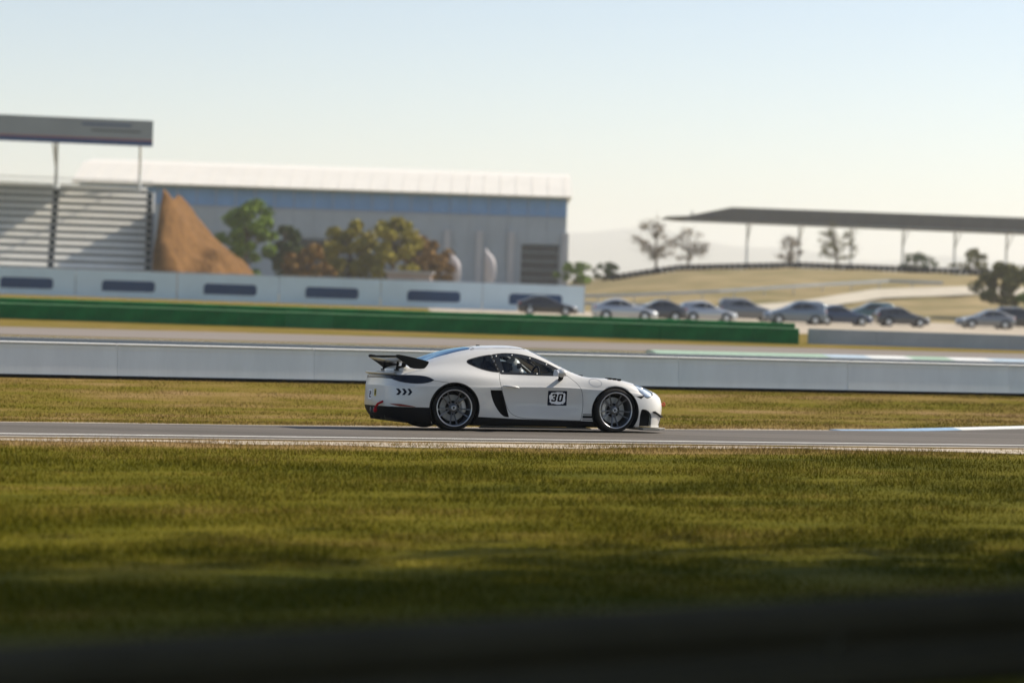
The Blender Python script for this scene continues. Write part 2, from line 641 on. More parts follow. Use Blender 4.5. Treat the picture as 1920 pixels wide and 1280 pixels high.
blades('grass', 'short green and dry grass covering the bank in front of the track', 680000, pick_near, 0.02, 0.085, 0.002, 0.0045)
blades('grass', 'short dry grass on the verge between track and concrete wall', 190000, pick_verge, 0.02, 0.06, 0.003, 0.006)


# ------------------------------------------------------------------ lofted car bodies
def _mirror(P):
    Q = P.copy()
    Q[..., 1] *= -1
    return Q


def _ghost(C):
    """C: rows x stations x 3, station ends and the top row lie on the plane of symmetry"""
    top = _mirror(C[-2:-1])
    bot = 2 * C[:1] - C[1:2]
    G = np.concatenate([bot, C, top], 0)
    return np.concatenate([_mirror(G[:, 1:2]), G, _mirror(G[:, -2:-1])], 1)


def _basis(n, t):
    """uniform cubic B-spline weights for parameter t over nodes 0..n-1 (ghost node on each side)"""
    t = np.asarray(t, float)
    i = np.minimum(np.floor(t).astype(int), n - 2)
    f = t - i
    W = np.zeros((len(t), n + 2))
    w = [(1 - f) ** 3 / 6, (3 * f ** 3 - 6 * f ** 2 + 4) / 6, (-3 * f ** 3 + 3 * f ** 2 + 3 * f + 1) / 6, f ** 3 / 6]
    for k in range(4):
        W[np.arange(len(t)), i + k] += w[k]
    return W


def loft(P, su, sv, sharpen=2):
    """half body from a cage of rows and stations -> (V, N, F) triangle mesh, y >= 0"""
    P = np.asarray(P, float)
    rn, sn = P.shape[:2]
    C = P.copy()
    Wr0, Ws0 = _basis(rn, np.arange(rn)), _basis(sn, np.arange(sn))
    for _ in range(sharpen):
        E = np.einsum('ar,rsk,bs->abk', Wr0, _ghost(C), Ws0)
        C = C + 0.8 * (P - E)
    u = np.linspace(0, sn - 1, (sn - 1) * su + 1)
    v = np.linspace(0, rn - 1, (rn - 1) * sv + 1)
    S = np.einsum('ar,rsk,bs->abk', _basis(rn, v), _ghost(C), _basis(sn, u))
    S[..., 1] = np.maximum(S[..., 1], 0)
    a, b = S.shape[:2]
    full = np.concatenate([_mirror(S[:, 1:2]), S, _mirror(S[:, -2:-1])], 1)
    full = np.concatenate([2 * full[:1] - full[1:2], full, _mirror(full[-2:-1])], 0)
    du = full[1:-1, 2:] - full[1:-1, :-2]
    dv = full[2:, 1:-1] - full[:-2, 1:-1]
    N = np.cross(dv, du)
    ln = np.linalg.norm(N, axis=2, keepdims=True)
    N = N / np.maximum(ln, 1e-9)
    cen = S.reshape(-1, 3).mean(0) * np.array([1, 0, 0.8])
    if np.sum((S - cen) * N) < 0:
        N = -N
        flip = True
    else:
        flip = False
    idx = np.arange(a * b).reshape(a, b)
    q = [idx[:-1, :-1], idx[1:, :-1], idx[1:, 1:], idx[:-1, 1:]]
    F = np.concatenate([np.stack([q[0], q[1], q[2]], -1).reshape(-1, 3), np.stack([q[0], q[2], q[3]], -1).reshape(-1, 3)], 0)
    V, Nn = S.reshape(-1, 3), N.reshape(-1, 3)
    fn = np.cross(V[F[:, 1]] - V[F[:, 0]], V[F[:, 2]] - V[F[:, 0]])
    if np.sum(fn * Nn[F[:, 0]]) < 0:
        F = F[:, ::-1]
    return V, Nn, F


def compact(m):
    V, N, F = m
    used, inv = np.unique(F.ravel(), return_inverse=True)
    return V[used], N[used], inv.reshape(F.shape) if len(F) else np.zeros((0, 3), int)


def clip(m, d):
    """cut a mesh along d = 0; returns (d < 0 part, d > 0 part)"""
    V, N, F = m
    ins = d < 0
    c = ins[F].sum(1)
    fin, fout = [F[c == 3]], [F[c == 0]]
    nv, nn = [V], [N]
    base = len(V)
    for cnt, lone in ((1, True), (2, False)):
        T = F[c == cnt]
        if not len(T):
            continue
        k = np.argmax(ins[T] == lone, 1)
        r = np.arange(len(T))
        A, B, Cc = T[r, k], T[r, (k + 1) % 3], T[r, (k + 2) % 3]
        tp = (d[A] / (d[A] - d[B]))[:, None]
        tq = (d[A] / (d[A] - d[Cc]))[:, None]
        nv += [V[A] + (V[B] - V[A]) * tp, V[A] + (V[Cc] - V[A]) * tq]
        nn += [N[A] + (N[B] - N[A]) * tp, N[A] + (N[Cc] - N[A]) * tq]
        p = base + np.arange(len(T))
        q = p + len(T)
        base += 2 * len(T)
        one = [np.stack([A, p, q], 1)]
        two = [np.stack([p, B, Cc], 1), np.stack([p, Cc, q], 1)]
        (fin if lone else fout).extend(one)
        (fout if lone else fin).extend(two)
    V2, N2 = np.concatenate(nv), np.concatenate(nn)
    N2 = N2 / np.maximum(np.linalg.norm(N2, axis=1, keepdims=True), 1e-9)
    return compact((V2, N2, np.concatenate(fin))), compact((V2, N2, np.concatenate(fout)))


def refine(m, times=1):
    V, N, F = m
    for _ in range(times):
        a, b, c = V[F[:, 0]], V[F[:, 1]], V[F[:, 2]]
        na, nb, nc = N[F[:, 0]], N[F[:, 1]], N[F[:, 2]]
        k = len(F)
        V = np.concatenate([a, b, c, (a + b) / 2, (b + c) / 2, (c + a) / 2])
        N = np.concatenate([na, nb, nc, na + nb, nb + nc, nc + na])
        N = N / np.maximum(np.linalg.norm(N, axis=1, keepdims=True), 1e-9)
        i = np.arange(k)
        A, B, C, D, E, G = i, i + k, i + 2 * k, i + 3 * k, i + 4 * k, i + 5 * k
        F = np.concatenate([np.stack(t, 1) for t in ((A, D, G), (D, B, E), (G, E, C), (D, E, G))])
    return V, N, F


def poly_sd(pts, p, q):
    """signed distance to a closed outline, negative inside"""
    P = np.asarray(pts, float)
    Q = np.roll(P, -1, 0)
    best = np.full(len(p), 1e9)
    inside = np.zeros(len(p), bool)
    for (x0, y0), (x1, y1) in zip(P, Q):
        ex, ey = x1 - x0, y1 - y0
        L = ex * ex + ey * ey + 1e-12
        t = np.clip(((p - x0) * ex + (q - y0) * ey) / L, 0, 1)
        best = np.minimum(best, np.hypot(p - x0 - t * ex, q - y0 - t * ey))
        cond = (y0 > q) != (y1 > q)
        with np.errstate(divide='ignore', invalid='ignore'):
            xx = x0 + (q - y0) * ex / (ey if abs(ey) > 1e-12 else 1e-12)
        inside ^= cond & (p < xx)
    return np.where(inside, -best, best)


def smooth_poly(pts, it=2, keep=()):
    """round an outline by corner cutting; indices in keep stay sharp"""
    P = [(tuple(p), i in keep) for i, p in enumerate(pts)]
    for _ in range(it):
        Q = []
        n = len(P)
        for i in range(n):
            (a, ka), (b, kb) = P[i], P[(i + 1) % n]
            Q.append((a, True) if ka else ((0.75 * a[0] + 0.25 * b[0], 0.75 * a[1] + 0.25 * b[1]), False))
            if not kb:
                Q.append(((0.25 * a[0] + 0.75 * b[0], 0.25 * a[1] + 0.75 * b[1]), False))
        P = Q
    return [p for p, _ in P]


def join(*ms):
    V = np.concatenate([m[0] for m in ms])
    N = np.concatenate([m[1] for m in ms])
    off = np.cumsum([0] + [len(m[0]) for m in ms[:-1]])
    return V, N, np.concatenate([m[2] + o for m, o in zip(ms, off)])


def flip(m):
    return _mirror(m[0]), _mirror(m[1]), m[2][:, ::-1]


def both(m):
    return join(m, flip(m))


def push(m, d):
    return m[0] + m[1] * d, m[1], m[2]


def skin(name, m, material, parent):
    return mesh_obj(name, m[0], m[2], material, parent, smooth=True, normals=m[1])


# ------------------------------------------------------------------ the race car
CAGE = [
    # bottom edge
    [(-.90, 0, .17), (-.885, .45, .17), (-.77, .74, .14), (-.52, .84, .11), (0, .86, .09), (.42, .85, .09), (.9, .845, .09), (1.4, .845, .09), (1.85, .85, .09), (2.12, .86, .09), (2.5, .87, .09), (2.9, .86, .085), (3.19, .74, .08), (3.37, .42, .075), (3.43, 0, .075)],
    [(-.985, 0, .30), (-.965, .45, .30), (-.85, .78, .28), (-.52, .89, .24), (0, .905, .22), (.42, .89, .22), (.9, .865, .22), (1.4, .862, .22), (1.85, .87, .22), (2.12, .885, .22), (2.5, .9, .22), (2.9, .885, .21), (3.21, .765, .20), (3.39, .42, .2), (3.45, 0, .2)],
    [(-.985, 0, .46), (-.965, .45, .46), (-.855, .785, .46), (-.52, .905, .43), (0, .93, .42), (.42, .912, .42), (.9, .852, .42), (1.4, .838, .42), (1.85, .858, .42), (2.12, .892, .42), (2.5, .91, .42), (2.9, .892, .40), (3.225, .77, .375), (3.415, .43, .37), (3.475, 0, .37)],
    [(-.98, 0, .62), (-.96, .45, .62), (-.845, .775, .62), (-.52, .90, .62), (0, .938, .62), (.42, .920, .62), (.9, .880, .625), (1.4, .878, .628), (1.85, .880, .625), (2.12, .882, .61), (2.5, .903, .60), (2.88, .872, .56), (3.175, .755, .525), (3.385, .43, .505), (3.455, 0, .505)],
    [(-.965, 0, .745), (-.945, .45, .745), (-.82, .74, .74), (-.50, .865, .755), (0, .905, .78), (.42, .885, .78), (.9, .835, .735), (1.4, .828, .73), (1.85, .832, .725), (2.12, .835, .74), (2.5, .845, .73), (2.85, .815, .672), (3.115, .70, .61), (3.335, .42, .565), (3.41, 0, .565)],
    [(-.95, 0, .80), (-.93, .43, .80), (-.80, .68, .80), (-.48, .785, .845), (0, .81, .88), (.42, .80, .87), (.9, .765, .84), (1.4, .75, .825), (1.85, .757, .805), (2.12, .765, .795), (2.48, .745, .79), (2.80, .69, .738), (3.045, .60, .662), (3.265, .38, .605), (3.35, 0, .60)],
    [(-.86, 0, .825), (-.85, .40, .825), (-.74, .58, .835), (-.44, .67, .90), (0, .70, .97), (.42, .70, 1.0), (.9, .69, 1.0), (1.4, .68, .975), (1.83, .69, .87), (2.10, .66, .805), (2.45, .60, .785), (2.75, .54, .735), (2.975, .46, .690), (3.15, .3, .645), (3.23, 0, .635)],
    [(-.70, 0, .85), (-.70, .36, .85), (-.62, .50, .865), (-.38, .58, .95), (0, .60, 1.06), (.42, .585, 1.135), (.9, .565, 1.165), (1.32, .56, 1.125), (1.74, .59, .945), (2.05, .58, .82), (2.42, .5, .775), (2.70, .44, .725), (2.9, .36, .70), (3.0, .2, .678), (3.04, 0, .675)],
    [(-.55, 0, .885), (-.55, .25, .885), (-.5, .34, .90), (-.30, .37, 1.0), (.03, .37, 1.125), (.42, .36, 1.205), (.9, .355, 1.235), (1.28, .36, 1.20), (1.68, .40, 1.0), (2.0, .42, .845), (2.40, .32, .775), (2.66, .28, .73), (2.8, .2, .715), (2.86, .12, .705), (2.88, 0, .702)],
    [(-.42, 0, .92), (-.40, 0, .93), (-.36, 0, .95), (-.2, 0, 1.035), (.06, 0, 1.145), (.42, 0, 1.222), (.9, 0, 1.25), (1.26, 0, 1.218), (1.64, 0, 1.03), (1.97, 0, .865), (2.38, 0, .775), (2.6, 0, .74), (2.7, 0, .72), (2.74, 0, .715), (2.75, 0, .715)],
]
# a sharp crease along the door: one more row just above the widest one
_r3, _r4 = CAGE[3], CAGE[4]
_new = []
for _k, (_a, _b) in enumerate(zip(_r3, _r4)):
    if 5 <= _k <= 9:
        _new.append((_a[0], _a[1] - 0.007, _a[2] + 0.024))
    else:
        _t = 0.2
        _new.append(tuple(p + (q - p) * _t for p, q in zip(_a, _b)))
CAGE.insert(4, _new)
M_PAINT = mat('pearl_white_paint', (0.56, 0.555, 0.54), 0.34, var=0.03, scale=1.2, coat=0.7)
M_TRIM = mat('black_gloss_trim', (0.006, 0.007, 0.009), 0.35, spec=0.3)
M_SATIN = mat('satin_black_plastic', (0.0055, 0.006, 0.0075), 0.65, var=0.2, scale=30, spec=0.12)
M_CARBON = mat('dark_carbon', (0.009, 0.01, 0.011), 0.35, var=0.3, scale=60, coat=0.2)
M_GAP = mat('dark_joint', (0.02, 0.022, 0.025), 0.9)
M_BORDER = mat('blue_black_window_border', (0.004, 0.009, 0.018), 0.45, spec=0.1)
M_TYRE = mat('race_tyre', (0.009, 0.009, 0.0095), 0.8, var=0.3, scale=25, spec=0.25)
M_LIP = mat('machined_rim_lip', (0.55, 0.56, 0.58), 0.3, 0.9)
M_RIM = mat('gunmetal_rim', (0.105, 0.11, 0.12), 0.38, 0.6, var=0.1, scale=12)
M_DISC = mat('brake_disc', (0.32, 0.33, 0.35), 0.45, 0.85, var=0.15, scale=30)
M_CALIPER = mat('pale_brake_caliper', (0.62, 0.60, 0.56), 0.4, 0.2)
M_RED = mat('red_webbing', (0.42, 0.015, 0.02), 0.7, var=0.15, scale=30)
M_ORANGE = mat('orange_red_tow_eye', (0.55, 0.06, 0.02), 0.5)
M_GLASS = glass_mat('clear_window', (0.88, 0.92, 0.94), 1.3)
M_WSHIELD = glass_mat('windscreen_glass', (0.80, 0.86, 0.88), 1.3)
M_RGLASS = glass_mat('tinted_rear_glass', (0.03, 0.06, 0.10), 1.8, (0.55, 0.78, 1.0))
M_QGLASS = glass_mat('dark_quarter_glass', (0.03, 0.035, 0.04), 1.35)
M_TAIL = mat('smoked_tail_lamp', (0.004, 0.006, 0.014), 0.2, spec=0.35)
M_REFL = mat('dark_red_reflector', (0.16, 0.008, 0.012), 0.25, coat=0.5)
M_LAMP = mat('headlamp_reflector', (0.72, 0.74, 0.78), 0.35, 0.35)
M_WHITE = mat('white_print', (0.78, 0.78, 0.80), 0.5)
M_DKBLUE = mat('navy_print', (0.006, 0.009, 0.022), 0.6, spec=0.15)
M_BLKPR = mat('black_print', (0.004, 0.004, 0.006), 0.6, spec=0.15)
M_YELLOW = mat('yellow_print', (0.55, 0.42, 0.03), 0.5)
M_ALU = mat('bright_rivet', (0.75, 0.74, 0.7), 0.35, 0.3)
M_COCK = mat('dark_cockpit', (0.025, 0.027, 0.03), 0.85, var=0.3, scale=8)
M_CAGEP = mat('roll_cage_paint', (0.16, 0.17, 0.18), 0.5)
M_SEATF = mat('charcoal_seat_shell', (0.035, 0.036, 0.04), 0.7, var=0.2, scale=20)
M_OCHRE = mat('ochre_dash_foam', (0.45, 0.26, 0.05), 0.8, var=0.2, scale=10)

WR = (0.0, 0.325, 0.328)
WF = (2.484, 0.325, 0.326)


def build_race_car():
    car = empty('race_car')
    tag(car, 'white two-door race coupe with number 30 on its door', 'race car')
    M = loft(CAGE, 24, 14)
    X, Y, Z = (lambda m: m[0][:, 0]), (lambda m: m[0][:, 1]), (lambda m: m[0][:, 2])
    full = M
    gaps = []

    def cut(m, field, gap=0.0028):
        d = field(m)
        piece, rest = clip(m, d + gap)
        rest_d = field(rest)
        g, rest = clip(rest, rest_d - gap)
        if gap and len(g[2]):
            gaps.append(push(g, -0.010))
        return piece, rest

    side = lambda pts, ymin=0.4: (lambda m: np.maximum(poly_sd(pts, X(m), Z(m)), ymin - Y(m)))
    topv = lambda pts, zmin=0.4: (lambda m: np.maximum(poly_sd(pts, X(m), Y(m)), zmin - Z(m)))
    # wheel openings
    lips = []
    for (cx, cz, rad) in ((WR[0], 0.315, 0.382), (WF[0] + 0.005, 0.305, 0.372)):
        fld = lambda m: np.maximum(np.hypot(X(m) - cx, Z(m) - cz) - rad, 0.45 - Y(m))
        hole, M = clip(M, fld(M))
        dv = np.hypot(M[0][:, 0] - cx, M[0][:, 2] - cz) - rad
        on = M[0][(np.abs(dv) < 1e-4) & (M[0][:, 1] > 0.6)]
        th = np.arctan2(on[:, 2] - cz, on[:, 0] - cx)
        th = np.where(th < -math.pi / 2, th + 2 * math.pi, th)
        o = np.argsort(th)
        lips.append((cx, cz, rad, on[o]))
    # glass
    DW = smooth_poly([(.650, 1.100), (.80, 1.122), (.95, 1.124), (1.12, 1.108), (1.30, 1.065), (1.48, .995), (1.66, .905), (1.775, .835), (1.70, .825), (.735, .838)], 2, keep=(0, 9))
    QW = smooth_poly([(.215, 1.0), (.36, 1.045), (.50, 1.078), (.610, 1.094), (.69, .862), (.60, .868), (.46, .895), (.33, .94)], 2, keep=(3, 4))
    inDW = [(.745, 1.074), (.80, 1.085), (.95, 1.088), (1.10, 1.072), (1.26, 1.034), (1.44, .968), (1.58, .90), (1.655, .850), (.795, .855)]
    WS = [(2.02, -.3), (1.995, .3), (1.94, .52), (1.875, .655), (1.62, .612), (1.38, .545), (1.275, .49), (1.245, .3), (1.235, -.3)]
    RW = [(.40, -.3), (.385, .38), (.33, .45), (0.0, .475), (-.28, .42), (-.36, .32), (-.385, -.3)]
    sealf = lambda m: np.maximum(np.minimum(poly_sd(DW, X(m), Z(m)), poly_sd(QW, X(m), Z(m))) - 0.013, 0.4 - Y(m))
    win, M = clip(M, sealf(M))
    dwin, win = clip(win, side(DW)(win))
    qwin, seal = clip(win, side(QW)(win))
    dglass, dborder = clip(refine(dwin), side(inDW)(refine(dwin)))
    wsh, M = clip(M, topv(WS, .7)(M))
    rwin, M = clip(M, topv(RW, .7)(M))
    # lamps
    hx, hy, ha = 2.985, 0.735, R(-24)
    hl = lambda m: np.hypot(((X(m) - hx) * math.cos(ha) + (Y(m) - hy) * math.sin(ha)) / 0.165, (-(X(m) - hx) * math.sin(ha) + (Y(m) - hy) * math.cos(ha)) / 0.115) - 1.0
    hlf = lambda m: np.maximum(hl(m) * 0.1, 0.5 - Z(m))
    lamp, M = cut(M, hlf, 0.002)
    TL = smooth_poly([(-.31, .722), (-.40, .772), (-.55, .788), (-.78, .786), (-1.2, .786), (-1.2, .742), (-.90, .742), (-.83, .700), (-.70, .672), (-.50, .668), (-.38, .690)], 1, keep=(0, 4, 5))
    tail, M = cut(M, lambda m: poly_sd(TL, X(m), Z(m)), 0.002)
    # lower black parts
    low = lambda m: poly_sd([(-1.3, -.2), (-1.3, .335), (-.36, .325), (-.30, -.2)], X(m), Z(m))
    diff, M = cut(M, low, 0.002)
    skf = lambda m: np.maximum(poly_sd([(.28, -.2), (.28, .205), (1.0, .178), (2.2, .158), (2.2, -.2)], X(m), Z(m)), 0.4 - Y(m))
    skirt, M = cut(M, skf, 0.002)
    # side intake
    IN = smooth_poly([(.535, .632), (.705, .632), (.845, .205), (.775, .205), (.69, .27), (.60, .40), (.55, .53)], 1, keep=(0, 1, 2))
    intake, M = clip(M, side(IN)(M))
    # panels
    DOOR = smooth_poly([(.705, .842), (.69, .74), (.712, .632), (.80, .36), (.87, .255), (1.0, .20), (1.2, .182), (1.955, .168), (1.985, .35), (1.98, .55), (1.93, .68), (1.83, .775), (1.775, .822)], 2, keep=(0, 2, 7, 12))
    door, M = cut(M, side(DOOR))
    HOOD = smooth_poly([(2.08, -.3), (2.06, .35), (1.965, .60), (2.1, .655), (2.35, .635), (2.62, .555), (2.78, .46), (2.95, .40), (3.12, .22), (3.15, -.3)], 1, keep=(0, 2, 9))
    hood, M = cut(M, topv(HOOD, .5))
    ROOF = [(.43, -.3), (.425, .44), (.6, .482), (.9, .487), (1.1, .475), (1.205, .445), (1.215, -.3)]
    roof, M = cut(M, topv(ROOF, 1.0), 0.008)
    LID = smooth_poly([(-.44, -.3), (-.42, .36), (-.50, .50), (-.80, .52), (-.88, .44), (-.90, -.3)], 1, keep=(0, 5))
    lid, M = cut(M, topv(LID, .79))
    RB = [(-1.3, -.3), (-1.3, .85), (-.93, .80), (-.42, .72), (-.31, .714), (-.10, .69), (-.10, -.3)]
    rbump, M = cut(M, lambda m: np.maximum(poly_sd(RB, X(m), Z(m)), np.where(X(m) < -.9, Z(m) - .80, -1)))
    FB = smooth_poly([(2.70, -.3), (2.70, .56), (2.80, .535), (3.0, .55), (3.12, .60), (3.7, .64), (3.7, -.3)], 1, keep=(0, 1, 5, 6))
    fbump, M = cut(M, lambda m: poly_sd(FB, X(m), Z(m)))
    VENT = smooth_poly([(2.875, .0), (2.885, .345), (2.965, .352), (3.055, .31), (3.09, .22), (3.09, .0)], 1, keep=(0, 5))
    vent, fbump = clip(fbump, side(VENT)(fbump))
    MARK = [(2.80, .545), (2.975, .553), (2.90, .50)]
    mark, fbump = clip(refine(fbump), side(MARK)(refine(fbump)))
    fender, quarter = clip(M, 1.4 - X(M))

    # ---- body panels
    skin('roof', both(roof), M_PAINT, car)
    skin('hood', both(hood), M_PAINT, car)
    skin('engine_lid', both(lid), M_PAINT, car)
    fb = skin('front_bumper', both(fbump), M_PAINT, car)
    rb = skin('rear_bumper', both(rbump), M_PAINT, car)
    skin('panel_gaps', both(join(*gaps)), M_GAP, car)
    skin('windscreen', both(wsh), M_WSHIELD, car)
    skin('rear_window', both(rwin), M_RGLASS, car)
    df = skin('diffuser', both(diff), M_SATIN, car)
    for s_ in (1, -1):
        f = (lambda m: flip(m)) if s_ == 1 else (lambda m: m)     # s_=1 is the near, right-hand side (y < 0)
        dr = skin('door', f(door), M_PAINT, car)
        skin('rear_quarter_panel', f(quarter), M_PAINT, car)
        skin('front_fender', f(fender), M_PAINT, car)
        wi = skin('door_window', f(dglass), M_GLASS, car)
        skin('window_border', f(push(dborder, 0.001)), M_BORDER, wi)
        skin('quarter_window', f(qwin), M_QGLASS, car)
        skin('window_seal', f(push(seal, 0.002)), M_SATIN, car)
        skin('side_skirt', f(skirt), M_SATIN, car)
        hlo = skin('headlight', f(push(lamp, -0.016)), M_LAMP, car)
        skin('headlight_glass', f(push(lamp, 0.001)), glass_mat('lamp_glass', (0.85, 0.9, 0.95), 1.5), hlo)
        skin('tail_light', f(tail), M_TAIL, car)
        iv = skin('side_intake', f(push(intake, -0.055)), M_SATIN, car)
        skin('bumper_vent', f(push(vent, -0.05)), M_SATIN, car)
        skin('side_marker', f(push(mark, -0.004)), M_SATIN, car)
        yy = -1 if s_ == 1 else 1
        # rim of the intake, from the panel edge to its floor
        for outline, src, dep, nm, par, mt in ((IN, intake, 0.056, 'intake_wall', iv, M_SATIN),):
            V, F = [], []
            n = len(outline)
            sx, sz, sy = src[0][:, 0], src[0][:, 2], src[0][:, 1]
            for (px, pz) in outline:
                k = np.argmin((sx - px) ** 2 + (sz - pz) ** 2)
                V += [(px, yy * sy[k], pz), (px, yy * (sy[k] - dep), pz)]
            for i in range(n):
                F.append((2 * i, 2 * i + 1, 2 * ((i + 1) % n) + 1, 2 * ((i + 1) % n)))
            mesh_obj(nm, V, F, mt, par)
        cp, _ = clip(intake, 0.595 - intake[0][:, 2])
        skin('intake_lip', f(push(cp, 0.004)), M_PAINT, iv)
        # wheel arch lips and liners
        for (cx, cz, rad, on) in lips:
            V, F = [], []
            pts = on[::2]
            pr = ((0.0, 0.0), (-0.004, 0.006), (-0.022, 0.004), (-0.022, -0.05))
            for q in pts:
                dx, dz = (q[0] - cx) / rad, (q[2] - cz) / rad
                for (dr_, dy_) in pr:
                    V.append((cx + dx * (rad + dr_), yy * (q[1] + dy_), cz + dz * (rad + dr_)))
            w = len(pr)
            for i in range(len(pts) - 1):
                for j in range(w - 1):
                    F.append((i * w + j, (i + 1) * w + j, (i + 1) * w + j + 1, i * w + j + 1))
            mesh_obj('arch_lip', V, F, M_SATIN if True else M_PAINT, car, smooth=True)
            V, F = [], []
            for i in range(33):
                t = R(-35) + R(250) * i / 32
                for yq in (0.50, 0.88):
                    V.append((cx + (rad + 0.012) * math.cos(t), yy * yq, cz + (rad + 0.012) * math.sin(t)))
                V.append((cx + 0.02 * math.cos(t), yy * 0.50, cz + 0.02 * math.sin(t)))
            for i in range(32):
                F.append((3 * i, 3 * i + 1, 3 * i + 4, 3 * i + 3))
                F.append((3 * i, 3 * i + 3, 3 * i + 5, 3 * i + 2))
            mesh_obj('arch_liner', V, F, M_BLACK, car)
        # door furniture
        sy = lambda px, pz: float(full[0][np.argmin((full[0][:, 0] - px) ** 2 + (full[0][:, 2] - pz) ** 2 + (full[0][:, 1] < 0.4) * 9), 1])
        hy_ = sy(.85, .645)
        mb = MB()
        mb.tube([(.735, yy * (hy_ + .006), .652), (.76, yy * (hy_ + .03), .656), (.86, yy * (hy_ + .034), .652), (.955, yy * (hy_ + .028), .640), (.985, yy * (hy_ + .002), .632)], [.008, .015, .016, .014, .008], 8)
        mb.build('door_handle', M_PAINT, dr, smooth=True)
        for (rx, rz) in ((.70, 1.088), (.95, 1.106), (1.22, 1.066), (1.47, .980), (.765, .866), (1.30, .840)):
            k = sy(rx, rz)
            MB().ellipsoid((rx, yy * (k + 0.003), rz), (0.0125, 0.006, 0.0125), 10, 6).build('rivet', M_ALU, wi, smooth=True)
        # mirror
        mr = MB().ellipsoid((1.60, yy * 0.985, .865), (.075, .115, .062), 20, 12)
        mr.v = [(x + (0.03 if x < 1.60 else 0.0) * (1 - abs(z - .865) / .07) * -0.6, y, z) for x, y, z in mr.v]
        mo = mr.build('mirror', M_PAINT, car, smooth=True)
        MB().tube([(1.61, yy * 0.93, .825), (1.625, yy * 0.90, .785), (1.64, yy * 0.80, .765)], [.045, .032, .03], 10).build('mirror_foot', M_SATIN, mo, smooth=True)
        MB().prism([(yy * .89, .82), (yy * 1.075, .82), (yy * 1.085, .865), (yy * 1.05, .905), (yy * .93, .91), (yy * .89, .87)], 1.508, 1.525, 'x').build('mirror_glass', M_LAMP, mo)
        # canards on the nose corner
        MB().add([(3.08, yy * .80, .295), (3.30, yy * .66, .225), (3.33, yy * .70, .225), (3.13, yy * .885, .310), (3.08, yy * .80, .309), (3.30, yy * .66, .239), (3.33, yy * .70, .239), (3.13, yy * .885, .324)],
                 [(0, 1, 2, 3), (7, 6, 5, 4), (0, 4, 5, 1), (1, 5, 6, 2), (2, 6, 7, 3), (3, 7, 4, 0)]).build('canard', M_SATIN, car)
        # fender-top louvres
        for i in range(3):
            lx = 2.44 + i * .075
            lz = float(full[0][np.argmin((full[0][:, 0] - lx) ** 2 + (full[0][:, 1] - .70) ** 2 + (full[0][:, 2] < .7) * 9), 2])
            MB().box(lx - .026, lx + .026, yy * .70 - .085, yy * .70 + .085, lz - .012, lz + .014).build('fender_louvre', M_SATIN, car, bevel=.006)
        # skirt blade
        MB().prism([(.40, .055), (.44, .075), (2.08, .065), (2.12, .05), (2.10, .042), (.42, .042)], yy * .80, yy * .905, 'y').build('skirt_blade', M_CARBON, car)

    # decals and marks on the near side: shapes cut from the body surface
    def decal(name, m, field, material, lift, parent, times=2):
        rough_, _ = clip(m, field(m) - 0.03)
        r_ = refine(rough_, times)
        p_, _ = clip(r_, field(r_))
        return skin(name, flip(push(p_, lift)), material, parent)

    dr = [c for c in car.children if c.name.startswith('door') and 'window' not in c.name][0]
    bx0, bx1, bz0, bz1 = 1.44, 1.735, .385, .60
    rect = [(bx0, bz0), (bx1, bz0), (bx1, bz1), (bx0, bz1)]
    pl = decal('number_plate', door, side(rect), M_DKBLUE, 0.0015, dr, 1)
    jag = []
    rr = random.Random(5)
    for i in range(40):
        t = 2 * math.pi * i / 40
        cx_, cz_ = (bx0 + bx1) / 2, (bz0 + bz1) / 2
        a_ = abs(math.cos(t)) ** 0.45 * math.copysign(1, math.cos(t)) * .121
        b_ = abs(math.sin(t)) ** 0.45 * math.copysign(1, math.sin(t)) * .088
        k = rr.uniform(.9, 1.06)
        jag.append((cx_ + a_ * k, cz_ + b_ * k))
    decal('number_ground', door, side(jag), M_WHITE, 0.0027, pl, 3)
    sh = lambda pts, ox: [(ox + x + 0.16 * z, .442 + z) for x, z in pts]
    three = [(0, .028), (0, .012), (.012, 0), (.062, 0), (.076, .014), (.076, .048), (.066, .0575), (.076, .067), (.076, .101), (.062, .115), (.012, .115), (0, .103), (0, .085), (.026, .085), (.026, .092), (.048, .092), (.048, .070), (.022, .070), (.022, .046), (.048, .046), (.048, .023), (.026, .023), (.026, .032), (0, .032)]
    zero = [(.012, 0), (.064, 0), (.078, .014), (.078, .101), (.064, .115), (.012, .115), (-.002, .101), (-.002, .014)]
    zin = [(.026, .023), (.050, .023), (.050, .092), (.026, .092)]
    t_, z_, zi_ = sh(three, 1.492), sh(zero, 1.588), sh(zin, 1.588)
    num = lambda m: np.maximum(np.minimum(poly_sd(t_, X(m), Z(m)), np.maximum(poly_sd(z_, X(m), Z(m)), -poly_sd(zi_, X(m), Z(m)))), 0.4 - Y(m))
    decal('number_thirty', door, num, M_BLKPR, 0.004, pl, 4)
    # stripes behind the front wheel
    ff = join(fender, door)
    st = lambda m: np.maximum(np.minimum(np.minimum(poly_sd([(1.985, .255), (2.14, .255), (2.14, .267), (1.985, .267)], X(m), Z(m)), poly_sd([(1.98, .205), (2.14, .205), (2.14, .243), (1.98, .243)], X(m), Z(m))), poly_sd([(1.98, .178), (2.14, .178), (2.14, .190), (1.98, .190)], X(m), Z(m))), 0.4 - Y(m))
    decal('black_stripes', fender, st, M_BLKPR, 0.0015, car, 3)
    # fuel flap ring
    ring = lambda m: np.maximum(np.abs(np.hypot((X(m) - 2.185) / 1.75, Z(m) - .728 + .08 * (X(m) - 2.185)) - .055) - .0025, 0.4 - Y(m))
    decal('fuel_flap_ring', fender, ring, M_DISC, 0.0012, car, 3)
    # chevrons on the rear bumper corner
    chv = []
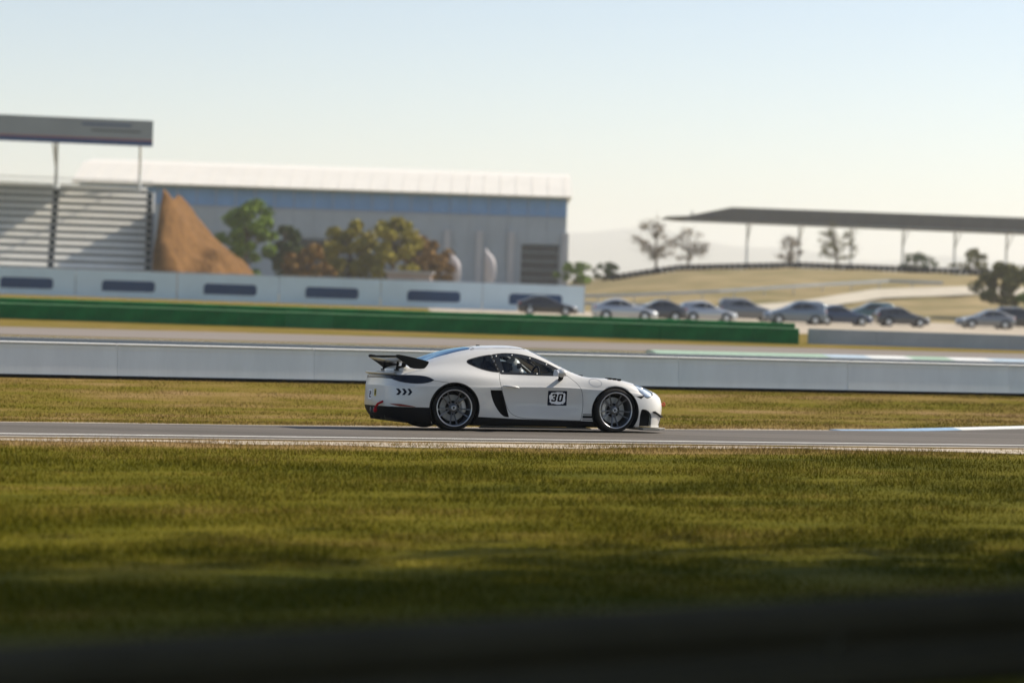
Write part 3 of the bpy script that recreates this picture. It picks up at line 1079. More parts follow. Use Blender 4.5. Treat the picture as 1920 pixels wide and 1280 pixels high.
    for i in range(3):
        x0_ = -.845 + i * .073
        chv.append([(x0_, .500), (x0_ + .036, .500), (x0_ + .068, .545), (x0_ + .036, .592), (x0_, .592), (x0_ + .030, .545)])
    decal('chevron_stickers', rbump, lambda m: np.maximum(np.minimum.reduce([poly_sd(c, X(m), Z(m)) for c in chv]), 0.4 - Y(m)), M_DKBLUE, 0.0015, rb, 3)
    # red reflector low on the bumper corner, plate and emblem on the tail
    decal('red_reflector', rbump, lambda m: np.maximum(poly_sd([(-.92, .375), (-.78, .372), (-.62, .345), (-.57, .332), (-.80, .338), (-.86, .352)], X(m), Z(m)), 0.4 - Y(m)), M_REFL, 0.003, rb, 2)
    tv = lambda pts: (lambda m: np.maximum(poly_sd(pts, Y(m), Z(m)), X(m) + .6))
    rbf = both(rbump)

    def tail_decal(name, pts, material, lift, times=2):
        fld = lambda m: np.maximum(poly_sd(pts, Y(m), Z(m)), X(m) + .6)
        r0, _ = clip(rbf, fld(rbf) - .03)
        r0 = refine(r0, times)
        p0, _ = clip(r0, fld(r0))
        return skin(name, push(p0, lift), material, rb)

    tail_decal('sticker_ground', [(.02, .42), (.20, .42), (.20, .565), (.02, .565)], M_WHITE, 0.0025)
    five = [(.06, .445), (.16, .445), (.16, .51), (.10, .51), (.10, .52), (.16, .52), (.16, .54), (.06, .54), (.06, .49), (.12, .49), (.12, .465), (.06, .465)]
    tail_decal('sticker_digit', five, M_DKBLUE, 0.004, 4)
    tail_decal('emblem_ground', [(-.21, .47), (-.10, .47), (-.10, .575), (-.21, .575)], M_YELLOW, 0.0025)
    tail_decal('emblem_mark', [(-.185, .49), (-.13, .49), (-.13, .555), (-.15, .565), (-.185, .55)], M_BLKPR, 0.004, 3)

    # tail lip, deck and wing
    V, F = [], []
    prof = ((0.07, 0.0), (-0.045, 0.020), (-0.060, 0.012), (-0.052, -0.012), (0.02, -0.03))
    pl_ = [(-.83, .70), (-.895, .60), (-.93, .45), (-.945, .25), (-.95, 0), (-.945, -.25), (-.93, -.45), (-.895, -.60), (-.83, -.70)]
    for (px, py) in pl_:
        k = 1.0 - 0.55 * (abs(py) / .7) ** 6
        for (a_, b_) in prof:
            V.append((px + a_ * k, py, .812 + b_ * k))
    w = len(prof)
    for i in range(len(pl_) - 1):
        for j in range(w):
            F.append((i * w + j, (i + 1) * w + j, (i + 1) * w + (j + 1) % w, i * w + (j + 1) % w))
    lo = mesh_obj('tail_lip', V, F, M_PAINT, car, smooth=True)
    lo.modifiers.new('sub', 'SUBSURF').render_levels = 2
    wg = empty('rear_wing', (0, 0, 0), parent=car)
    prof = [(-.842, 1.050), (-.78, 1.044), (-.70, 1.026), (-.60, 1.004), (-.54, .988), (-.522, .980), (-.53, .970), (-.60, .968), (-.70, .982), (-.78, 1.008), (-.843, 1.030)]
    V, F = [], []
    ys = np.linspace(-.745, .745, 13)
    for yv in ys:
        dip = -0.018 * math.cos(yv / .745 * math.pi / 2) ** 2
        for (px, pz) in prof:
            V.append((px, yv, pz + dip))
    w = len(prof)
    for i in range(len(ys) - 1):
        for j in range(w):
            F.append((i * w + j, i * w + (j + 1) % w, (i + 1) * w + (j + 1) % w, (i + 1) * w + j))
    wp = mesh_obj('wing_blade', V, F, M_PAINT, wg, smooth=True)
    MB().box(-.85, -.838, -.74, .74, 1.036, 1.068).build('gurney_flap', M_SATIN, wg)
    for yy in (-1, 1):
        MB().prism(smooth_poly([(-.86, 1.045), (-.85, 1.078), (-.80, 1.08), (-.60, 1.045), (-.40, 1.0), (-.345, .982), (-.40, .90), (-.44, .878), (-.62, .882), (-.68, .93), (-.80, 1.01)], 1), yy * .745, yy * .757, 'y').build('wing_endplate', M_TRIM, wg)
        MB().prism([(-.74, .855), (-.60, .865), (-.575, .985), (-.61, 1.0), (-.64, .985), (-.655, .915), (-.70, .915), (-.69, .99), (-.72, 1.01)], yy * .36 - .007, yy * .36 + .007, 'y').build('wing_strut', M_SATIN, wg)
        MB().box(-.76, -.58, yy * .36 - .03, yy * .36 + .03, .848, .868).build('strut_foot', M_SATIN, wg, bevel=.005)
    # white centre fairing between the struts
    MB().ellipsoid((-.56, 0, .85), (.22, .52, .075), 24, 10).build('deck_fairing', M_PAINT, car, smooth=True)

    # diffuser fins, exhausts, splitter, floor
    for yq in (-.42, -.2, .2, .42):
        MB().prism([(-.895, .13), (-.91, .20), (-.6, .20), (-.55, .09)], yq - .006, yq + .006, 'y').build('diffuser_fin', M_CARBON, df)
    for yy in (-1, 1):
        MB().tube([(-.985, yy * .09, .27), (-.86, yy * .09, .27)], .042, 16).build('exhaust_pipe', M_DSTEEL, df, smooth=True)
    spl = [(2.93, -.90), (3.22, -.84), (3.42, -.55), (3.50, -.25), (3.515, 0), (3.50, .25), (3.42, .55), (3.22, .84), (2.93, .90), (2.90, .80), (2.9, -.80)]
    so = MB().prism(spl, .042, .060, 'z').build('front_splitter', M_CARBON, car)
    MB().prism([(p[0] + (.006 if p[0] > 2.92 else 0), p[1] * 1.004) for p in spl], .0605, .066, 'z').build('splitter_edge', M_PAINT, so)
    # lower grille opening on the nose with a white post
    gf = lambda m: np.maximum(np.minimum(poly_sd([(-.20, .11), (.20, .11), (.24, .25), (-.24, .25)], Y(m), Z(m)), np.minimum(poly_sd([(-.66, .11), (-.34, .11), (-.32, .26), (-.60, .27)], Y(m), Z(m)), poly_sd([(.66, .11), (.34, .11), (.32, .26), (.60, .27)], Y(m), Z(m)))), 2.9 - X(m))
    g0 = both(fbump)
    g0, _ = clip(g0, gf(g0) - .03)
    g0 = refine(g0, 1)
    g0, _ = clip(g0, gf(g0))
    skin('front_grille', push(g0, .002), M_SATIN, fb)
    MB().prism([(-.62, .10), (-.40, .075), (1.9, .07), (2.85, .07), (2.85, .12), (1.9, .14), (-.5, .14)], -.78, .78, 'y').build('floor_pan', M_SATIN, car)
    # tow straps
    MB().tube([(-.965, -.52, .40), (-1.02, -.46, .365), (-1.04, -.40, .315), (-1.035, -.38, .29)], [.016, .018, .018, .022], 8).build('tow_strap', M_RED, car, smooth=True)
    MB().ellipsoid((-1.04, -.385, .27), (.03, .04, .035), 12, 8).build('tow_strap_end', M_RED, car, smooth=True)
    tw = MB().tube([(3.36, -.45, .42), (3.425, -.45, .42)], .011, 8)
    tw.tube([(3.438 + .017 * math.cos(t), -.45, .42 + .026 * math.sin(t)) for t in np.linspace(0, 2 * math.pi, 13)], .009, 6, False)
    tw.build('tow_eye', M_ORANGE, car, smooth=True)
    # small things on the roof and cowl
    MB().prism([(.57, 1.222), (.60, 1.252), (.64, 1.252), (.655, 1.228)], -.014, .014, 'y').build('roof_antenna', M_SATIN, car)
    MB().box(.36, .41, -.475, -.44, 1.155, 1.185).build('roof_hinge', M_SATIN, car, bevel=.006)
    wv = MB()
    wv.tube([(2.06, -.36, .835), (1.98, -.05, .875), (1.90, .25, .915)], .009, 6)
    wv.box(2.03, 2.13, -.44, -.30, .805, .838)
    wv.build('wiper', M_SATIN, car)
    for yy in (-1, 1):
        MB().ellipsoid((2.95, yy * .28, .676), (.02, .02, .012), 10, 6).build('hood_pin', M_ALU, car, smooth=True)
        MB().ellipsoid((2.97, yy * .64, .640), (.05, .045, .04), 14, 10).build('headlight_lens', M_LIP, car, smooth=True)

    # wheels
    def wheel(name, x, yy, r, wdt, steer, cal):
        wh = empty(name, (x, yy * (0.905 - wdt / 2), 0.327), 0, car)
        wh.rotation_euler = (0, 0, steer)
        o = -1 if yy < 0 else 1                       # outward side
        h = wdt / 2
        tp = [(o * (h - .02), .262), (o * h, .272), (o * (h + .004), .292), (o * (h - .006), .314), (o * (h - .03), r), (o * (-h + .03), r), (o * (-h + .006), .314), (-o * h, .27), (-o * (h - .02), .262)]
        ty = MB().lathe_y(tp, 72, True).build('tyre', M_TYRE, wh, smooth='angle')
        rp = [(o * (h - .012), .266), (o * (h - .002), .270), (o * (h + .002), .262), (o * (h - .006), .254)]
        lip_ = MB().lathe_y(rp, 72).build('rim_lip', M_LIP, wh, smooth=True)
        bp = [(o * (h - .006), .254), (o * (h - .022), .249), (o * (h - .06), .240), (o * (-h + .02), .245)]
        rim = MB().lathe_y(bp, 64).build('rim', M_RIM, wh, smooth=True)
        sp = MB()
        for i in range(10):
            t = 2 * math.pi * i / 10 + (0.10 if i % 2 else -0.10)
            ca, sa = math.cos(t), math.sin(t)
            rows = []
            for (rr_, yo, ww, th) in ((.045, h - .075, .013, .03), (.12, h - .062, .010, .024), (.20, h - .040, .009, .020), (.247, h - .022, .012, .018)):
                q = []
                for (a_, b_) in ((-ww, 0), (ww, 0), (ww * .7, -th), (-ww * .7, -th)):
                    q.append((rr_ * ca - a_ * sa, o * (yo + b_), rr_ * sa + a_ * ca))
                rows.append(q)
            V = [p for q in rows for p in q]
            F = []
            for a_ in range(3):
                for j in range(4):
                    F.append((a_ * 4 + j, (a_ + 1) * 4 + j, (a_ + 1) * 4 + (j + 1) % 4, a_ * 4 + (j + 1) % 4))
            sp.add(V, F)
        sp.build('spokes', M_RIM, rim)
        hb = MB().lathe_y([(o * (h - .10), .075), (o * (h - .07), .062), (o * (h - .062), .046), (o * (h - .060), .0)], 32).build('hub', M_RIM, wh, smooth='angle')
        MB().lathe_y([(o * (h - .062), .040), (o * (h - .035), .036), (o * (h - .030), .028), (o * (h - .034), .020), (o * (h - .06), .018)], 24).build('centre_lock', M_LIP, hb, smooth=True)
        MB().lathe_y([(o * (h - .10), .0), (o * (h - .10), .10), (o * (h - .115), .105), (o * (h - .115), .19), (o * (h - .145), .19), (o * (h - .145), .0)], 56).build('brake_disc', M_DISC, wh, smooth='angle')
        MB().lathe_y([(o * (h - .095), .0), (o * (h - .098), .102), (o * (h - .12), .104)], 40).build('disc_bell', M_SATIN, wh, smooth='angle')
        c_ = MB()
        a0 = R(180) if cal == 'rear' else R(12)
        arc = [a0 + R(q) for q in (-33, -22, -11, 0, 11, 22, 33)]
        for (y0, y1) in ((h - .155, h - .078),):
            V = []
            for t in arc:
                for (rr_, yq) in ((.138, y0), (.205, y0), (.205, y1 - .012), (.190, y1), (.15, y1), (.138, y1 - .012)):
                    V.append((rr_ * math.cos(t), o * yq, rr_ * math.sin(t)))
            F = [tuple(range(6)), tuple(range(len(V) - 1, len(V) - 7, -1))]
            for i in range(len(arc) - 1):
                for j in range(6):
                    F.append((i * 6 + j, (i + 1) * 6 + j, (i + 1) * 6 + (j + 1) % 6, i * 6 + (j + 1) % 6))
            c_.add(V, F)
        c_.build('brake_caliper', M_CALIPER, wh, bevel=.006)
        MB().lathe_y([(-o * (h - .02), .0), (-o * (h - .02), .245)], 32).build('wheel_back', M_BLACK, wh)
        return wh

    for yy in (-1, 1):
        wheel('wheel', WR[0], yy, WR[2], .295, 0, 'front')
        wheel('wheel', WF[0], yy, WF[2], .265, R(5), 'rear')

    # cockpit
    ck = MB()
    ck.box(.35, 1.95, -.72, .72, .14, .18)
    ck.box(.30, .36, -.72, .72, .18, .98)
    ck.prism([(1.62, .18), (1.66, .74), (1.74, .79), (1.98, .80), (2.02, .18)], -.72, .72, 'y')
    ck.box(.36, 1.62, -.745, -.725, .18, .78)
    ck.box(.36, 1.62, .725, .745, .18, .78)
    ck.build('cockpit_tub', M_COCK, car)
    MB().prism([(1.50, .70), (1.52, .80), (1.62, .835), (1.72, .82), (1.72, .70)], .12, .62, 'y').build('dash_foam', M_OCHRE, car, bevel=.02)
    cg = MB()
    for yy in (-1, 1):
        cg.tube([(.50, yy * .66, .2), (.52, yy * .62, .85), (.56, yy * .53, 1.10), (.58, yy * .44, 1.165), (.58, 0, 1.175)], .02, 8)
        cg.tube([(.57, yy * .50, 1.14), (.95, yy * .515, 1.135), (1.25, yy * .52, 1.085), (1.50, yy * .56, .965), (1.70, yy * .62, .83), (1.74, yy * .66, .3)], .019, 8)
        cg.tube([(.55, yy * .58, 1.0), (1.68, yy * .70, .36)], .018, 8)
    cg.tube([(.52, -.62, .85), (.52, .62, .85)], .018, 8)
    cg.tube([(.51, -.62, .45), (.58, .44, 1.14)], .018, 8)
    cg.build('roll_cage', M_CAGEP, car, smooth=True)
    for yy in (-1, 1):
        st_ = empty('bucket_seat', (1.0, yy * .36, .18), 0, car)
        MB().prism([(-.06, .22), (-.14, .55), (-.17, .72), (-.15, .83), (-.09, .84), (-.05, .70), (.02, .30), (.06, .16), (.42, .20), (.44, .12), (.05, .04), (-.04, .08)], -.19, .19, 'y').build('seat_shell', M_SEATF, st_, bevel=.03)
        for q in (-1, 1):
            MB().prism([(-.12, .28), (-.15, .60), (-.02, .58), (.04, .34), (.40, .26), (.42, .14), (0, .10)], q * .19, q * .235, 'y').build('seat_wing', M_SEATF, st_, bevel=.02)
            MB().prism([(-.16, .70), (-.14, .83), (.0, .80), (.0, .70)], q * .13, q * .165, 'y').build('head_wing', M_SEATF, st_, bevel=.015)
    sw = MB().tube([(1.40 + .03 * math.sin(t), -.36 + .165 * math.cos(t), .80 + .15 * math.sin(t)) for t in np.linspace(0, 2 * math.pi, 25)], .016, 8, False)
    sw.tube([(1.40, -.52, .80), (1.40, -.20, .80)], .014, 6)
    sw.tube([(1.40, -.36, .80), (1.62, -.36, .74)], .02, 8)
    sw.build('steering_wheel', M_SATIN, car, smooth=True)
    return car


RCAR = build_race_car()
CAR_YAW = R(18.5)
CAR_ROLL = math.atan(0.036)


def place_car(car):
    # near rear tyre stands where the photograph shows it
    rot = Matrix.Rotation(CAR_YAW, 4, 'Z') @ Matrix.Rotation(-CAR_ROLL, 4, 'X')
    near_rear = Vector((0, -0.76, 0.0))
    target = trk(-1.25, 0.02, z_cross(0.02) + 0.010)
    m = rot.copy()
    m.translation = target - rot @ near_rear
    car.matrix_world = m
    return m


CAR_M = place_car(RCAR)


# ------------------------------------------------------------------ the driver
def build_driver(mw):
    J = {'pelvis': (1.12, -.36, .36), 'belly': (1.07, -.36, .48), 'chest': (1.02, -.36, .64), 'neck': (1.02, -.36, .80), 'head': (1.05, -.36, .93)}
    rad = {'pelvis': .15, 'belly': .145, 'chest': .155, 'neck': .06, 'head': .085}
    E = [('pelvis', 'belly'), ('belly', 'chest'), ('chest', 'neck'), ('neck', 'head')]
    for s_, n in ((-1, 'r'), (1, 'l')):
        y = -.36
        pts = {'shoulder': (1.03, y + s_ * .19, .71, .07), 'elbow': (1.16, y + s_ * .25, .55, .052), 'wrist': (1.34, y + s_ * .185, .76, .036), 'palm': (1.385, y + s_ * .172, .80, .036),
               'hip': (1.16, y + s_ * .10, .34, .10), 'knee': (1.52, y + s_ * .13, .46, .07), 'ankle': (1.82, y + s_ * .10, .26, .05), 'toe': (1.92, y + s_ * .10, .32, .04)}
        for k, v in pts.items():
            J[k + n], rad[k + n] = v[:3], v[3]
        E += [('chest', 'shoulder' + n), ('shoulder' + n, 'elbow' + n), ('elbow' + n, 'wrist' + n), ('wrist' + n, 'palm' + n), ('pelvis', 'hip' + n), ('hip' + n, 'knee' + n), ('knee' + n, 'ankle' + n), ('ankle' + n, 'toe' + n)]
        for i in range(5):
            zz = .80 + (.032, .012, -.008, -.026, .045)[i]
            a, b, c = 'f%da%s' % (i, n), 'f%db%s' % (i, n), 'f%dc%s' % (i, n)
            ln = (.9, 1.0, .95, .8, .7)[i]
            if i < 4:
                J[a], J[b], J[c] = (1.41, y + s_ * .182, zz), (1.432, y + s_ * .165, zz), (1.42, y + s_ * (.165 - .025 * ln), zz - .004)
            else:
                J[a], J[b], J[c] = (1.375, y + s_ * .15, .835), (1.378, y + s_ * .135, .85), (1.39, y + s_ * .125, .855)
            rad[a], rad[b], rad[c] = .010, .0095, .008
            E += [('palm' + n, a), (a, b), (b, c)]
    names = list(J)
    me = bpy.data.meshes.new('person')
    me.from_pydata([J[k] for k in names], [(names.index(a), names.index(b)) for a, b in E], [])
    o = link('person', me)
    o.modifiers.new('skin', 'SKIN')
    for i, k in enumerate(names):
        me.skin_vertices[0].data[i].radius = (rad[k], rad[k])
        me.skin_vertices[0].data[i].use_root = (k == 'pelvis')
    sb = o.modifiers.new('sub', 'SUBSURF')
    sb.levels = sb.render_levels = 1
    me.materials.append(mat('dark_race_suit', (0.05, 0.055, 0.07), 0.85, col2=(0.11, 0.10, 0.10), scale=9))
    tag(o, 'driver in white helmet and dark race suit gripping the steering wheel', 'person')
    o.matrix_world = mw
    hm = MB().ellipsoid((1.055, -.36, .945), (.125, .11, .125), 24, 16)
    hm.v = [(x + (0.02 if z < .93 and x > 1.05 else 0), y, max(z, .835)) for x, y, z in hm.v]
    h = hm.build('helmet', mat('white_helmet', (0.55, 0.55, 0.57), 0.25, coat=0.6), o, smooth=True)
    vs = MB()
    V, F = [], []
    for i in range(13):
        t = R(-78) + R(156) * i / 12
        for (dz, k) in ((-.035, 1.0), (-.01, 1.012), (.02, 1.012), (.042, .985)):
            V.append((1.057 + .132 * k * math.cos(t), -.36 + .118 * k * math.sin(t), .950 + dz))
    for i in range(12):
        for j in range(3):
            F.append((i * 4 + j, (i + 1) * 4 + j, (i + 1) * 4 + j + 1, i * 4 + j + 1))
    vs.add(V, F).build('visor', M_TRIM, h, smooth=True)
    for s_ in (-1, 1):
        MB().tube([(1.0, -.36 + s_ * .10, .80), (1.17, -.36 + s_ * .10, .66), (1.20, -.36 + s_ * .08, .42)], .018, 6).build('harness_strap', mat('ochre_harness', (0.5, 0.30, 0.05), 0.8), o)
    return o


DRIVER = build_driver(CAR_M)


# ------------------------------------------------------------------ trees
M_BARK = mat('bark', (0.10, 0.075, 0.05), 0.9, var=0.3, scale=8)
LEAF = {
    'green': mat('leaf_green', (0.085, 0.15, 0.012), 0.7, col2=(0.18, 0.26, 0.022), scale=1.2),
    'yellow': mat('leaf_yellow_green', (0.19, 0.18, 0.014), 0.7, col2=(0.33, 0.26, 0.028), scale=1.2),
    'olive': mat('leaf_olive', (0.10, 0.11, 0.025), 0.7, col2=(0.18, 0.16, 0.05), scale=1.0),
    'dark': mat('leaf_dark', (0.035, 0.06, 0.014), 0.7, col2=(0.07, 0.10, 0.02), scale=1.0),
    'rust': mat('leaf_rust', (0.20, 0.11, 0.03), 0.75, col2=(0.30, 0.18, 0.05), scale=1.0),
    'brown': mat('leaf_dry_brown', (0.19, 0.105, 0.035), 0.85, col2=(0.32, 0.19, 0.075), scale=1.0),
    'pale': mat('leaf_pale_bud', (0.22, 0.18, 0.13), 0.8, col2=(0.33, 0.28, 0.22), scale=1.0),
}


def tree(name, label, loc, h, rx, leaf, n=2600, size=0.22, trunk=0.35, bare=False, group=None, seed=0, clumps=26):
    rg = np.random.default_rng(seed + 100)
    root = empty(name, loc)
    tag(root, label, 'tree', group)
    mb = MB()
    top = h * (trunk + 0.25)
    r0 = 0.022 * h + 0.05
    lean = rg.normal(0, 0.03 * h, 2)
    mb.tube([(0, 0, -0.1), (lean[0] * .3, lean[1] * .3, h * trunk), (lean[0], lean[1], top), (lean[0] * 1.2, lean[1] * 1.2, h * .92)], [r0, r0 * .75, r0 * .5, r0 * .12], 8)
    cen = []
    for i in range(clumps):
        a = rg.uniform(0, 2 * math.pi)
        u = rg.uniform(0, 1)
        zz = h * (trunk + (1 - trunk) * (0.05 + 0.9 * u))
        prof = math.sin(math.pi * (0.12 + 0.80 * u)) ** 0.8
        d = rx * prof * rg.uniform(0.35, 0.98)
        c = np.array([math.cos(a) * d, math.sin(a) * d, zz])
        cen.append(c)
        zs = h * (trunk * 0.8 + (1 - trunk) * u * 0.65)
        t = min(1.0, zs / top)
        mb.tube([(lean[0] * t, lean[1] * t, zs), (c[0] * .5 + lean[0] * .3, c[1] * .5, (zs + zz) / 2 + .03 * h), tuple(c)], [r0 * .32, r0 * .2, r0 * .06], 5)
        if bare:
            for _ in range(9):
                e = c + rg.normal(0, 0.10 * h, 3) * np.array([1, 1, .9])
                mb.tube([tuple(c * .75 + np.array([0, 0, zs * .25])), tuple((c + e) / 2), tuple(e)], [r0 * .10, r0 * .07, r0 * .035], 4)
    mb.build('trunk', M_BARK, root, smooth=True)
    k = rg.integers(0, clumps, n)
    cs = np.array(cen)[k]
    cr = rg.uniform(0.16, 0.30, clumps)[k][:, None] * max(rx, h * .3)
    dirv = rg.normal(0, 1, (n, 3))
    dirv /= np.linalg.norm(dirv, axis=1, keepdims=True)
    P = cs + dirv * cr * (rg.random((n, 1)) ** 0.45) * np.array([1.0, 1.0, 0.75])
    A = rg.normal(0, 1, (n, 3))
    A /= np.linalg.norm(A, axis=1, keepdims=True)
    B = np.cross(A, rg.normal(0, 1, (n, 3)))
    B /= np.linalg.norm(B, axis=1, keepdims=True)
    s = size * rg.uniform(0.5, 1.2, (n, 1))
    V = np.stack([P - A * s, P + B * s * .55, P + A * s, P - B * s * .55], 1).reshape(-1, 3)
    mesh_obj('crown', V, np.arange(n * 4).reshape(n, 4), LEAF[leaf], root)
    return root


# ------------------------------------------------------------------ banner fence behind the green barrier
M_BAN = mat('pale_blue_grey_banner', (0.58, 0.70, 0.76), 0.65, var=0.06, scale=0.5)
M_BLUE = mat('dark_blue_banner_print', (0.012, 0.05, 0.13), 0.6, var=0.1, scale=0.6)
fen = tag(empty('banner_fence', (0, 185, 0)), 'long fence hung with pale banners bearing dark blue blocks', 'fence')
for i in range(7):
    x0 = 5.6 - (i + 1) * 8.05
    bn = MB().box(x0 + .03, x0 + 8.02, -.03, .0, .12, 2.22).build('banner', M_BAN, fen)
    MB().prism([(x0 + 2.1, .62), (x0 + 6.1, .62), (x0 + 6.3, .78), (x0 + 6.3, 1.32), (x0 + 6.1, 1.48), (x0 + 2.3, 1.48), (x0 + 2.1, 1.3)], -.045, -.032, 'y').build('blue_block', M_BLUE, bn)
for i in range(29):
    x0 = 5.6 - i * 2.0
    MB().box(x0 - .04, x0 + .04, .01, .09, 0, 2.3).build('post', M_STEEL, fen)
MB().tube([(5.7, .05, 2.3), (-50.8, .05, 2.3)], .035, 6).build('top_rail', M_STEEL, fen)

# ------------------------------------------------------------------ grandstand on the left
M_SEAT = mat('pale_bench_plank', (0.78, 0.76, 0.71), 0.6, var=0.06, scale=0.4)
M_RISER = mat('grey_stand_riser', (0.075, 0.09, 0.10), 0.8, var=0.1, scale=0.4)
M_FASC = mat('grey_roof_fascia', (0.28, 0.30, 0.30), 0.6, var=0.08, scale=0.3)
M_FBLUE = mat('blue_fascia_stripe', (0.010, 0.05, 0.16), 0.5)
M_FRED = mat('red_fascia_line', (0.35, 0.05, 0.03), 0.5)
M_WSTEEL = mat('white_painted_steel', (0.62, 0.64, 0.65), 0.5, var=0.05, scale=1)
gs = tag(empty('grandstand', (-32, 206, 0), R(9)), 'roofed grandstand with rows of pale benches on the left', 'grandstand')
NR = 13
for i in range(NR):
    z0, y0 = 1.6 + i * 0.66, i * 0.85
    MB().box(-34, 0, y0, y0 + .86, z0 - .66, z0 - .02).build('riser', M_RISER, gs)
    for q in range(4):
        MB().prism([(y0 + .10, z0 + .16), (y0 + .10, z0 + .23), (y0 + .42, z0 + .24), (y0 + .62, z0 + .52), (y0 + .66, z0 + .52), (y0 + .46, z0 + .17)], -34 + q * 8.5 + .06, -34 + q * 8.5 + 8.0, 'x').build('bench', M_SEAT, gs)
    MB().box(-34, -.05, y0 + .0, y0 + .05, z0 - .022, z0 + .06).build('step_edge', M_SEAT, gs)
yb = NR * 0.85
MB().box(-34, 0, yb, yb + .3, 0, 9.7).build('back_wall', M_RISER, gs)
MB().prism([(0, 0), (yb, 0), (yb, 9.6), (yb - .5, 9.6), (0, 1.4)], .01, .25, 'x').build('side_wall', M_CONC2, gs)
MB().prism([(-3.2, 13.15), (-3.2, 15.25), (yb + 1, 15.9), (yb + 1, 15.2), (-2.6, 14.6), (-2.6, 13.15)], -34, -.2, 'x').build('roof', M_FASC, gs)
fa = MB().box(-34, -.15, -3.30, -3.21, 13.25, 15.3).build('fascia', M_FASC, gs)
MB().box(-34, -.15, -3.34, -3.305, 13.06, 13.52).build('fascia_stripe', M_FBLUE, fa)
MB().box(-34, -.15, -3.34, -3.305, 13.53, 13.62).build('fascia_line', M_FRED, fa)
MB().box(-6.2, -2.0, -3.33, -3.305, 14.72, 14.86).build('fascia_mark', M_FBLUE, fa)
MB().box(-5.4, -1.2, -3.33, -3.305, 14.22, 14.36).build('fascia_mark', mat('dark_grey_fascia_mark', (0.10, 0.11, 0.11), 0.6), fa)
for i in range(5):
    x0 = -1.2 - i * 7.6
    MB().tube([(x0, yb - .3, 9.4), (x0, yb - .3, 15.4)], .14, 10).build('column', M_WSTEEL, gs)
    MB().tube([(x0, yb - .3, 11.2), (x0, -2.6, 14.2)], .09, 8).build('roof_strut', M_WSTEEL, gs)
    MB().box(x0 - .12, x0 + .12, -2.6, yb + .8, 14.75, 15.15).build('roof_beam', M_WSTEEL, gs)
MB().tube([(-34, yb - .2, 10.6), (0, yb - .2, 10.6)], .05, 6).build('handrail', M_WSTEEL, gs)
MB().tube([(-34, yb - .2, 10.2), (0, yb - .2, 10.2)], .04, 6).build('handrail', M_WSTEEL, gs)

# brown earth bank at the end of the grandstand
M_EARTH = mat('brown_earth', (0.085, 0.042, 0.013), 0.95, col2=(0.19, 0.098, 0.034), scale=1.3, bump=0.8, bscale=5)
V, F = [], []
nx, ny = 90, 40
wv_ = [(RNG.normal(0, 1.1 * 1.5 ** k), RNG.normal(0, .9 * 1.5 ** k), RNG.uniform(0, 6.28), .26 / 1.35 ** k) for k in range(7) for _ in range(3)]
for i in range(nx):
    for j in range(ny):
        u, w_ = i / (nx - 1), j / (ny - 1)
        x = -31.6 + 9.4 * u
        y = 204.6 + 16 * w_
        hz = 9.4 * (1 - u) ** 0.98 * (0.93 + 0.07 * math.cos(9 * u)) * min(1, (.18 + 1.9 * w_ + .12 * math.sin(14 * u)) * (1 - .35 * u) + .25 * (1 - u)) + 0.45 * math.exp(-((u - .93) / .08) ** 2) + 0.5 * math.sin(5 * u + 7 * w_) * (1 - u) * .6
        V.append((x, y, max(-.05, hz + (.40 + .35 * u) * sum(a * math.sin(x * p + y * q + r) for p, q, r, a in wv_) * .55 + RNG.normal(0, .03))))
for i in range(nx - 1):
    for j in range(ny - 1):
        F.append((i * ny + j, (i + 1) * ny + j, (i + 1) * ny + j + 1, i * ny + j + 1))
k = len(V)
for i in range(nx):
    V.append((V[i * ny][0], V[i * ny][1] - .9, -.1))
for i in range(nx - 1):
    F.append((i * ny, k + i, k + i + 1, (i + 1) * ny))
tag(mesh_obj('earth_bank', V, F, M_EARTH, smooth=True), kind='structure')

# ------------------------------------------------------------------ white-roofed hall
M_ROOFW = mat('white_roof_sheet', (0.78, 0.74, 0.66), 0.5, var=0.04, scale=0.4)
M_PANE = mat('blue_grey_glazing', (0.17, 0.32, 0.56), 0.6, var=0.12, scale=0.3)
M_MULL = mat('grey_mullion', (0.30, 0.34, 0.40), 0.5)
M_GWALL = mat('grey_wall_panel', (0.37, 0.41, 0.45), 0.7, var=0.06, scale=0.3)
M_DARKOP = mat('dark_gate_sheet', (0.045, 0.05, 0.052), 0.6, var=0.2, scale=0.5)
M_PIER = mat('pale_pier', (0.46, 0.45, 0.46), 0.7, var=0.05, scale=0.4)
hall = tag(empty('exhibition_hall', (0, 300, 0)), 'long hall with bright white roof edge over a blue glazed band', 'building')
HX0, HX1 = -56.0, 6.5
rf = MB().prism([(-1.2, 13.45), (-1.3, 13.62), (6.4, 16.4), (14, 17.2), (24, 16.5), (24, 13.45)], HX0 - .8, HX1 + .5, 'x').build('roof', M_ROOFW, hall)
for i in range(31):
    x0 = HX0 + i * 2.07
    MB().add([(x0, -1.3, 13.63), (x0 + .08, -1.3, 13.63), (x0 + .08, 6.4, 16.41), (x0, 6.4, 16.41), (x0, -1.31, 13.66), (x0 + .08, -1.31, 13.66), (x0 + .08, 6.39, 16.44), (x0, 6.39, 16.44)], [(4, 5, 6, 7), (0, 4, 7, 3), (1, 2, 6, 5), (0, 1, 5, 4), (3, 7, 6, 2)]).build('roof_rib', M_ROOFW, rf)
MB().box(HX0, HX1, .3, 21, 0, 13.45).build('core_wall', M_GWALL, hall)
pw = 2.5
nP = int((HX1 - HX0) / pw)
gb_ = MB().box(HX0, HX1, .05, .28, 10.9, 11.05).build('glazing_sill', M_MULL, hall)
